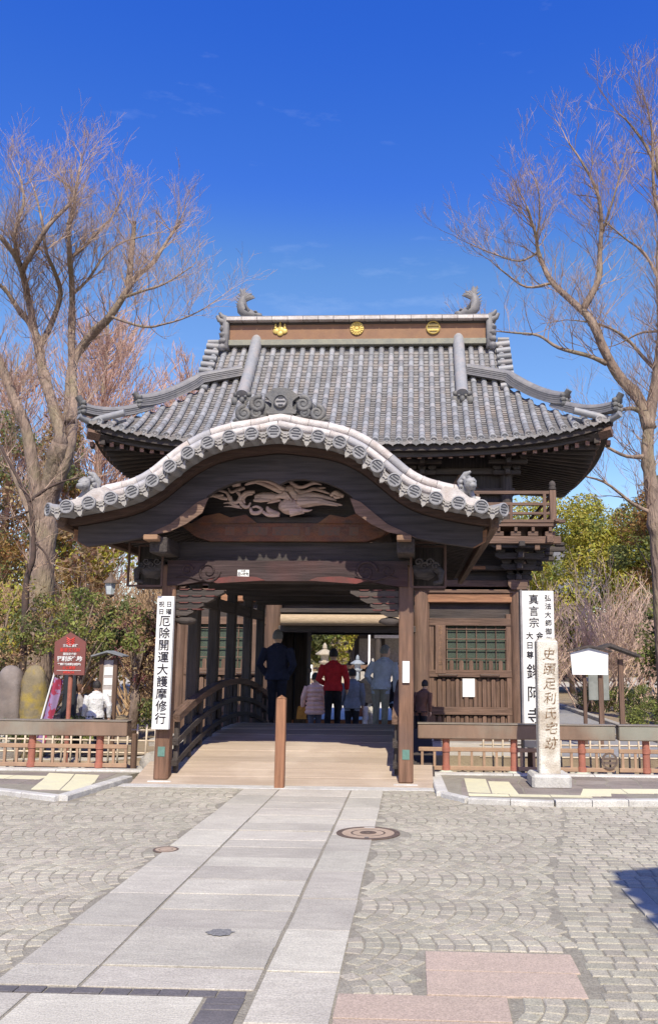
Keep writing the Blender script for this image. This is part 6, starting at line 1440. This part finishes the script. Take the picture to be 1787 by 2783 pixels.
LR = {'A': (.56, .26), 'A1': (.22, .07), 'B': (.20, .06), 'C': (.19, .04), 'E': (.22, .09), 'A2': (.10, .03), 'A3': (.12, .03), 'B2': (.07, .025), 'B3': (.08, .025), 'C2': (.11, .07), 'C3': (.06, .02), 'D': (.14, .05), 'F': (.05, .012), 'G': (.07, .025), 'H': (.06, .02), 'I': (.15, .05)}
bare_tree('zelkova_tree', 'huge bare zelkova with a thick forked trunk left of the gate', 'tree', LEFT, LR, 11, dens=.85)
YOUNG = {
 'A': [(-10.35, 23.4, -.6), (-10.25, 23, 1.5), (-10.3, 23, 3.45), (-10.17, 23, 4.1), (-10.25, 23, 5.01), (-10.41, 23, 5.66), (-10.72, 23, 6.22), (-11.02, 23, 6.71), (-11.4, 23, 7.3)],
 'B': [(-10.4, 23, 5.6), (-9.92, 23, 5.97), (-9.38, 23, 6.2), (-8.68, 23, 6.33)],
 'C': [(-10.22, 23, 4.55), (-9.82, 23, 4.18), (-9.53, 23, 3.45), (-9.38, 23, 3.1)],
 'D': [(-10.34, 23, 5.38), (-10.74, 23, 5.2), (-11.14, 23, 5.31)]}
bare_tree('young_tree', 'slender dark bare tree in front of the left zelkova trunk', 'tree', YOUNG, {'A': (.10, .035), 'B': (.05, .012), 'C': (.035, .01), 'D': (.035, .01)}, 17, dens=.7, ln0=.6, depth=2, rough_y=.2, bark=mat('dark_young_bark', (.10, .065, .055), (.06, .045, .04), scale=6, rough=.9, bump=.4))
RIGHT = {
 'A': [(7.45, 27, -.5), (7.41, 27, 2.99), (7.38, 27, 4.76), (7.32, 27, 5.89), (7.2, 27, 7.04), (7.15, 27, 7.89), (7.28, 27, 9.04), (7.53, 27, 10.32), (7.74, 27, 11.78), (7.79, 27, 14.25), (7.98, 27, 16.02), (7.86, 27, 18.05)],
 'B': [(7.24, 27, 8.6), (6.96, 27, 9.56), (6.35, 27, 10.33), (5.93, 27, 11.19), (5.54, 27, 12.18), (4.93, 27, 12.85), (4.31, 27, 13.53), (3.95, 27, 14.49), (3.88, 27, 15.06), (3.61, 27, 16.09)],
 'C': [(5.28, 27, 12.48), (5.83, 27, 13.51), (5.9, 27, 14.4), (5.99, 27, 15.54), (5.88, 27, 16.57), (5.43, 27, 17.61), (5.03, 27, 18.28)],
 'C2': [(5.97, 27, 15.03), (6.4, 27, 16.3), (6.74, 27, 17.46)],
 'D': [(5.99, 27, 10.73), (5.43, 27, 10.99), (4.51, 27, 11.26), (3.89, 27, 11.67), (3.17, 27, 11.76), (2.53, 27, 11.83)],
 'E': [(4.38, 27, 13.44), (3.55, 27, 13.3), (2.85, 27, 13.81), (2.56, 27, 14.07)],
 'F': [(3.95, 27, 14.49), (3.33, 27, 14.19), (2.51, 27, 14.45), (1.68, 27, 14.84)],
 'G': [(7.91, 27, 17.05), (7.54, 27, 18.1), (6.99, 27, 18.99), (6.7, 27, 19.3)],
 'H': [(7.9, 27, 15.51), (7.71, 27, 16.54), (7.74, 27, 18.55), (7.6, 27, 19.6)],
 'I': [(7.67, 27, 10.33), (7.18, 27, 10.88), (6.64, 27, 11.55), (5.96, 27, 11.98), (5.04, 27, 12.17)],
 'J': [(7.74, 27, 11.78), (7.1, 27, 11.73), (6.52, 27, 11.43)],
 'K': [(7.86, 27, 13.25), (7.33, 27, 14.38), (6.76, 27, 14.89), (6.08, 27, 15.54)],
 'M': [(7.17, 27, 7.74), (6.5, 27, 7.74), (5.83, 27, 8.09), (5.28, 27, 8.44)],
 'N': [(7.28, 27, 9.03), (6.78, 27, 9.26), (6.32, 27, 9.21)],
 'O': [(7.37, 27, 5.89), (6.66, 27, 6.24), (5.79, 27, 6.93), (4.9, 27, 7.16)],
 'Q': [(3.88, 27, 14.81), (4.01, 27, 15.7), (4.0, 27, 16.6), (3.87, 27, 17.12)]}
RRd = {'A': (.34, .07), 'B': (.22, .035), 'C': (.12, .025), 'C2': (.05, .02), 'D': (.09, .02), 'E': (.05, .02), 'F': (.04, .015), 'G': (.07, .02), 'H': (.08, .02), 'I': (.08, .02), 'J': (.05, .02), 'K': (.06, .02), 'M': (.08, .02), 'N': (.10, .05), 'O': (.08, .02), 'Q': (.04, .015)}
bare_tree('zelkova_tree', 'large bare zelkova leaning over the gate from the right', 'tree', RIGHT, RRd, 23, dens=.8, rough_y=.5)
# fine pinkish bare trees far behind on the left
def broom_tree(x, y, h, wd_, seed, label, m=M_TWIGP, cnt=260, zb=-.5, name='bare_tree'):
    RR = random.Random(seed); t = thing(name, label, 'tree', 'bare trees behind the gate'); tr = MB(); tw = MB()
    tr.tube([(x, y, zb), (x + .1, y, zb + h * .3), (x - .1, y, zb + h * .6), (x, y, zb + h)], [h * .018, h * .014, h * .009, .02], 8); obj('trunk', tr, M_BARK, t, smooth=True)
    for c in range(cnt):
        f = RR.uniform(.12, 1) ; a = RR.uniform(0, 2 * PI); sp = wd_ * (1 - abs(f - .45) * 1.1) * RR.uniform(.3, 1)
        p = Vector((x + RR.uniform(-.1, .1), y, zb + h * f * .9)); d = Vector((math.cos(a) * sp, math.sin(a) * sp, RR.uniform(.35, 1.0) * sp + .2))
        twig(tw, p, d, max(d.length, .6), .035, 2, RR, up=.5, spread=.5, kids=(3, 4), split=.5, thr=.012)
    tag(obj('twigs', tw, m, t), kind='stuff')
broom_tree(-17.0, 46, 21.5, 4.8, 31, 'tall pinkish bare tree behind the left zelkova', cnt=420); broom_tree(-13.0, 49, 19.5, 4.4, 32, 'reddish bare tree just left of the gate roof', cnt=420); broom_tree(-21.5, 45, 18.5, 4.4, 33, 'pale bare tree at the left edge far behind', cnt=280); broom_tree(-10.2, 55, 17.2, 3.8, 36, 'twiggy bare tree peeping beside the ridge end', cnt=240)
# leafy plants -----------------------------------------------------
def leaves(m, cs, nper, size, RR, rr=1.0):
    for (cx, cy, cz, r_) in cs:
        for _ in range(nper):
            while True:
                d = Vector((RR.uniform(-1, 1), RR.uniform(-1, 1), RR.uniform(-1, 1)))
                if .15 < d.length < 1: break
            d = d.normalized() * (d.length ** .5)
            p = Vector((cx, cy, cz)) + Vector((d.x * r_, d.y * r_, d.z * r_ * rr)); s_ = size * RR.uniform(.6, 1.3)
            n_ = (d + Vector((RR.gauss(0, .7), RR.gauss(0, .7), RR.gauss(0, .7) + .3))).normalized(); a = n_.orthogonal().normalized(); b = n_.cross(a); an = RR.uniform(0, 2 * PI); u = a * math.cos(an) + b * math.sin(an); v = n_.cross(u)
            m.add([p - u * s_, p - v * s_ * .5 + n_ * s_ * .12, p + u * s_, p + v * s_ * .5 + n_ * s_ * .12], [(0, 1, 2, 3)])
def leafy(name, label, cat, x, y, z0, clumps, mats_, nper, size, seed, trunk=None, group=None, rr=.8):
    RR = random.Random(seed); t = thing(name, label, cat, group)
    k = len(mats_); 
    for i, m_ in enumerate(mats_):
        mb_ = MB(); leaves(mb_, clumps[i::k], nper, size, RR, rr); obj('crown', mb_, m_, t)
    if trunk:
        tr = MB(); tr.tube([(x, y, z0), (x + .05, y, (z0 + trunk) / 2), (x, y, trunk)], [.16, .12, .06] if trunk - z0 > 2 else [.05, .04, .03], 8)
        for c in clumps[::max(1, len(clumps) // 14)]: tr.tube([(x, y, z0 + (trunk - z0) * RR.uniform(.3, .9)), ((x + c[0]) / 2, (y + c[1]) / 2, (z0 + c[2]) / 2 + .3 * (c[2] - z0)), (c[0], c[1], c[2])], [.05, .03, .012] if trunk - z0 > 2 else [.02, .015, .008], 5)
        obj('trunk', tr, M_BARK, t, smooth=True)
    return t
def cl(RR, n, c, r_, cr_, hollow=.35):
    out = []
    while len(out) < n:
        d = Vector((RR.uniform(-1, 1), RR.uniform(-1, 1), RR.uniform(-1, 1)))
        if hollow < d.length < 1: out.append((c[0] + d.x * r_[0], c[1] + d.y * r_[1], c[2] + d.z * r_[2], cr_ * RR.uniform(.6, 1.3)))
    return out
G1 = leafm('bright', (.29, .31, .085), (.20, .23, .06)); G2 = leafm('mid', (.19, .205, .075), (.125, .15, .05)); G3 = leafm('dark', (.075, .10, .045), (.05, .07, .032)); GY = leafm('yellow', (.47, .42, .07), (.35, .32, .06)); GO = leafm('rust', (.36, .21, .075), (.25, .15, .055)); GM = leafm('maroon', (.30, .10, .11), (.20, .075, .08)); GB = leafm('brown_leaf', (.42, .285, .16), (.31, .21, .115))
RRc = random.Random(5)
leafy('evergreen_bush', 'large loose evergreen bush below the left zelkova', 'bush', -8.6, 22.5, -.6, cl(RRc, 60, (-8.7, 22.4, 2.15), (2.0, 1.1, 1.15), .30), [G1, G2, GB, G1], 66, .055, 41, 1.9)
leafy('evergreen_bush', 'bush with yellowish leaves at the far left edge above the standing stones', 'bush', -11.2, 23.5, -.6, cl(RRc, 60, (-11.4, 23.6, 2.2), (1.7, 1.1, 1.3), .4), [G2, GB, GY], 80, .065, 42, 1.6)
leafy('ivy_bush', 'dark evergreen growth climbing the garden lamp', 'bush', -8.95, 25.6, -.6, cl(RRc, 26, (-8.9, 25.5, 1.9), (.35, .3, 1.1), .26), [G3, G2], 90, .06, 43, 1.8)
leafy('maple_shrub', 'maroon-leaved shrub behind the white signboard on the left', 'shrub', -7.2, 22.8, -.5, cl(RRc, 40, (-7.1, 22.8, 1.75), (.8, .6, 1.0), .22), [GM, GM, GB], 46, .042, 44, 1.6)
for i, (x, y, w_, h, lab) in enumerate(((-8.55, 18.75, .55, .28, 'low clipped shrub in front of the smooth standing stone'), (-7.25, 18.8, .55, .24, 'low shrub at the foot of the heritage sign'))):
    leafy('low_shrub', lab, 'shrub', x, y, -.6, cl(RRc, 26, (x, y, -.02), (w_, .3, h), .13), [G1, G2], 60, .035, 50 + i)
leafy('clipped_hedge', 'dark clipped hedge left of the bridge behind the signboard', 'hedge', -5.4, 23, -.5, [(-6.9 + .12 * k, 22.6 + RRc.uniform(-.25, .25), .0 + RRc.uniform(-.35, .45), .24) for k in range(26)] * 2, [G2, G3, G1], 70, .045, 52)
# right side
def hedge(label, x0, x1, y0, y1, z0, z1, seed, ms):
    RR = random.Random(seed); c = [(RR.uniform(x0, x1), y0 + (y1 - y0) * RR.random(), RR.uniform(z0, z1), .2) for _ in range(int((x1 - x0) * (y1 - y0) * 26))]
    leafy('clipped_hedge', label, 'hedge', (x0 + x1) / 2, (y0 + y1) / 2, z0, c, ms, 60, .04, seed)
hedge('bright clipped hedge at the lower right beyond the notice boards', 6.15, 8.8, 26.0, 27.6, -.3, .32, 61, [G1, G2])
hedge('low dark hedge along the garden path behind the white notice board', 6.1, 8.6, 33.0, 34.6, -.3, .5, 62, [G2, G3, G1])
hedge('dark hedge at the right edge behind the bright one', 7.8, 11.5, 30.0, 31.3, -.3, .45, 63, [G3, G2])
leafy('camellia_bush', 'glossy dark green camellia bush at the right edge', 'bush', 8.6, 29.5, -.4, cl(RRc, 90, (9.0, 29.6, 2.05), (1.75, 1.2, 1.65), .38), [G2, G3, G1], 95, .07, 64, 2.2)
def evergreen(label, x, y, z, r_, n, ms, seed, size=.16, nper=110, cr_=1.0, zb=-.5, name='camphor_tree'):
    RR = random.Random(seed); leafy(name, label, 'tree', x, y, zb, cl(RR, n, (x, y, z), r_, cr_, .5), ms, nper, size, seed, z, 'trees behind the gate')
evergreen('broad yellow-green evergreen behind the right side of the gate', 8.6, 50, 5.6, (5.8, 4.0, 5.0), 200, [GY, G1, GY], 71, .10, 400, 1.1)
evergreen('second yellow-green evergreen low behind the balcony', 3.6, 56, 5.0, (4.6, 4.0, 4.4), 130, [G1, GY], 72, .11, 320, 1.1)
evergreen('dark evergreen at the far right behind the zelkova trunk', 15.5, 47, 5.5, (4.2, 3.5, 6.0), 100, [G3, GO, G2], 73, .12, 190, .9, name='cedar_tree')
evergreen('rust-brown conifer at the right edge', 11.2, 40, 5.2, (2.2, 2.0, 5.2), 95, [GO, GO, G2], 74, .09, 200, .7, name='cedar_tree')
evergreen('rust-brown conifer at the left edge behind the zelkova', -18.8, 42, 8.6, (2.6, 2.4, 6.2), 100, [GO, GB, G2], 75, .10, 190, .8, name='cedar_tree')
evergreen('olive evergreen behind the left zelkova trunk', -14.6, 40, 4.0, (3.6, 2.6, 4.2), 80, [GB, GY, GO], 76, .14, 110, .85)
evergreen('russet evergreen between the trunk and the gate roof', -9.6, 44, 5.0, (3.6, 2.4, 4.6), 70, [GB, GB, GO], 77, .11, 80, .8)
evergreen('dark treetop showing at the left end of the gate ridge', -9.0, 70, 8.5, (4.5, 3.5, 5.6), 60, [GO, G2], 79, .2, 90, 1.1)
evergreen('green camphor tree in the courtyard seen through the gateway', -9.0, 72, 5.0, (4.6, 2.2, 5.0), 130, [G2, G1, GY], 78, .2, 110, .8)
# bare shrubs
def thicket(label, x, y, zb, w_, h, cnt, seed, m=M_TWIGP, name='bare_shrub'):
    RR = random.Random(seed); t = thing(name, label, 'shrub', 'bare shrubs beside the gate'); tw = MB()
    for c in range(cnt):
        a = RR.uniform(0, 2 * PI); p = Vector((x + RR.uniform(-.3, .3) * w_, y + RR.uniform(-.5, .5), zb)); d = Vector((math.cos(a) * w_ * .8, math.sin(a) * .9, h * RR.uniform(.5, 1.0)))
        twig(tw, p, d, d.length * .7, .03, 3, RR, up=.3, spread=.7, kids=(2, 4), split=.55, thr=.0075)
    tag(obj('branches', tw, m, t), kind='stuff')
M_PTW = mat('pale_twig', (.64, .46, .36), (.50, .36, .28), bump=0, rough=.9, island=.25)
thicket('bare pale twiggy shrub right of the temple name board', 6.8, 34, -.4, 2.6, 4.6, 44, 81, M_PTW); thicket('bare plum shrub behind the notice boards', 9.2, 37, -.4, 2.2, 4.2, 30, 82, M_PTW); thicket('bare plum shrub close to the gate corner', 4.2, 31.5, -.4, 1.5, 3.2, 26, 85, M_PTW)
thicket('dry brown thicket left of the bridge', -7.2, 29, -.5, 2.3, 4.2, 64, 83, mat('dry_straw_twig', (.50, .34, .20), (.38, .25, .15), bump=0, rough=.9, island=.25)); thicket('dry thicket beside the left zelkova trunk', -9.6, 31, -.5, 2.4, 4.8, 64, 84, mat('dry_straw_twig', (.50, .34, .20)))
thicket('brown thicket at the far left behind the bushes', -13.2, 31, -.5, 2.4, 4.4, 50, 86, mat('dry_straw_twig', (.50, .34, .20)))
# wooded rise far behind
M_HILL = mat('wooded_hill', (.13, .12, .05), (.22, .14, .07), scale=.5, rough=.95, bump=.5, bscale=2, big=.5, big_c=(.07, .085, .035), big_scale=.12)
hill = MB().grid(lambda u, v: (-140 + 280 * u, 88 + 60 * v, -1.5 + (7.5 + 3.5 * mnoise.noise(Vector((u * 9, v * 3, 2))) + 1.5 * mnoise.noise(Vector((u * 60, v * 20, 5)))) * math.sin(min(v * 1.4, 1) * PI / 2)), 160, 24)
tag(obj('hills', hill, M_HILL, smooth=True), kind='structure')
RRh = random.Random(9); tuft = MB(); leaves(tuft, [(RRh.uniform(-60, 60), RRh.uniform(84, 100), RRh.uniform(0, 6.5), 1.8) for _ in range(420)], 40, .34, RRh)
tag(obj('far_woods', tuft, GB), kind='stuff')
# fallen leaves and weeds on the bank
lv = MB(); RRl = random.Random(3)
for _ in range(1500):
    side = RRl.random() < .5; x = RRl.uniform(-9, -3.6) if side else RRl.uniform(.4, 6.5); y = RRl.uniform(12.45, 12.9); s_ = RRl.uniform(.012, .035); a = RRl.uniform(0, 6.3)
    lv.add([(x + s_ * math.cos(a + q), y + s_ * math.sin(a + q), .0 + RRl.uniform(0, .015)) for q in (0, 1.6, 3.1, 4.7)], [(0, 1, 2, 3)])
tag(obj('fallen_leaves', lv, GB), kind='stuff')
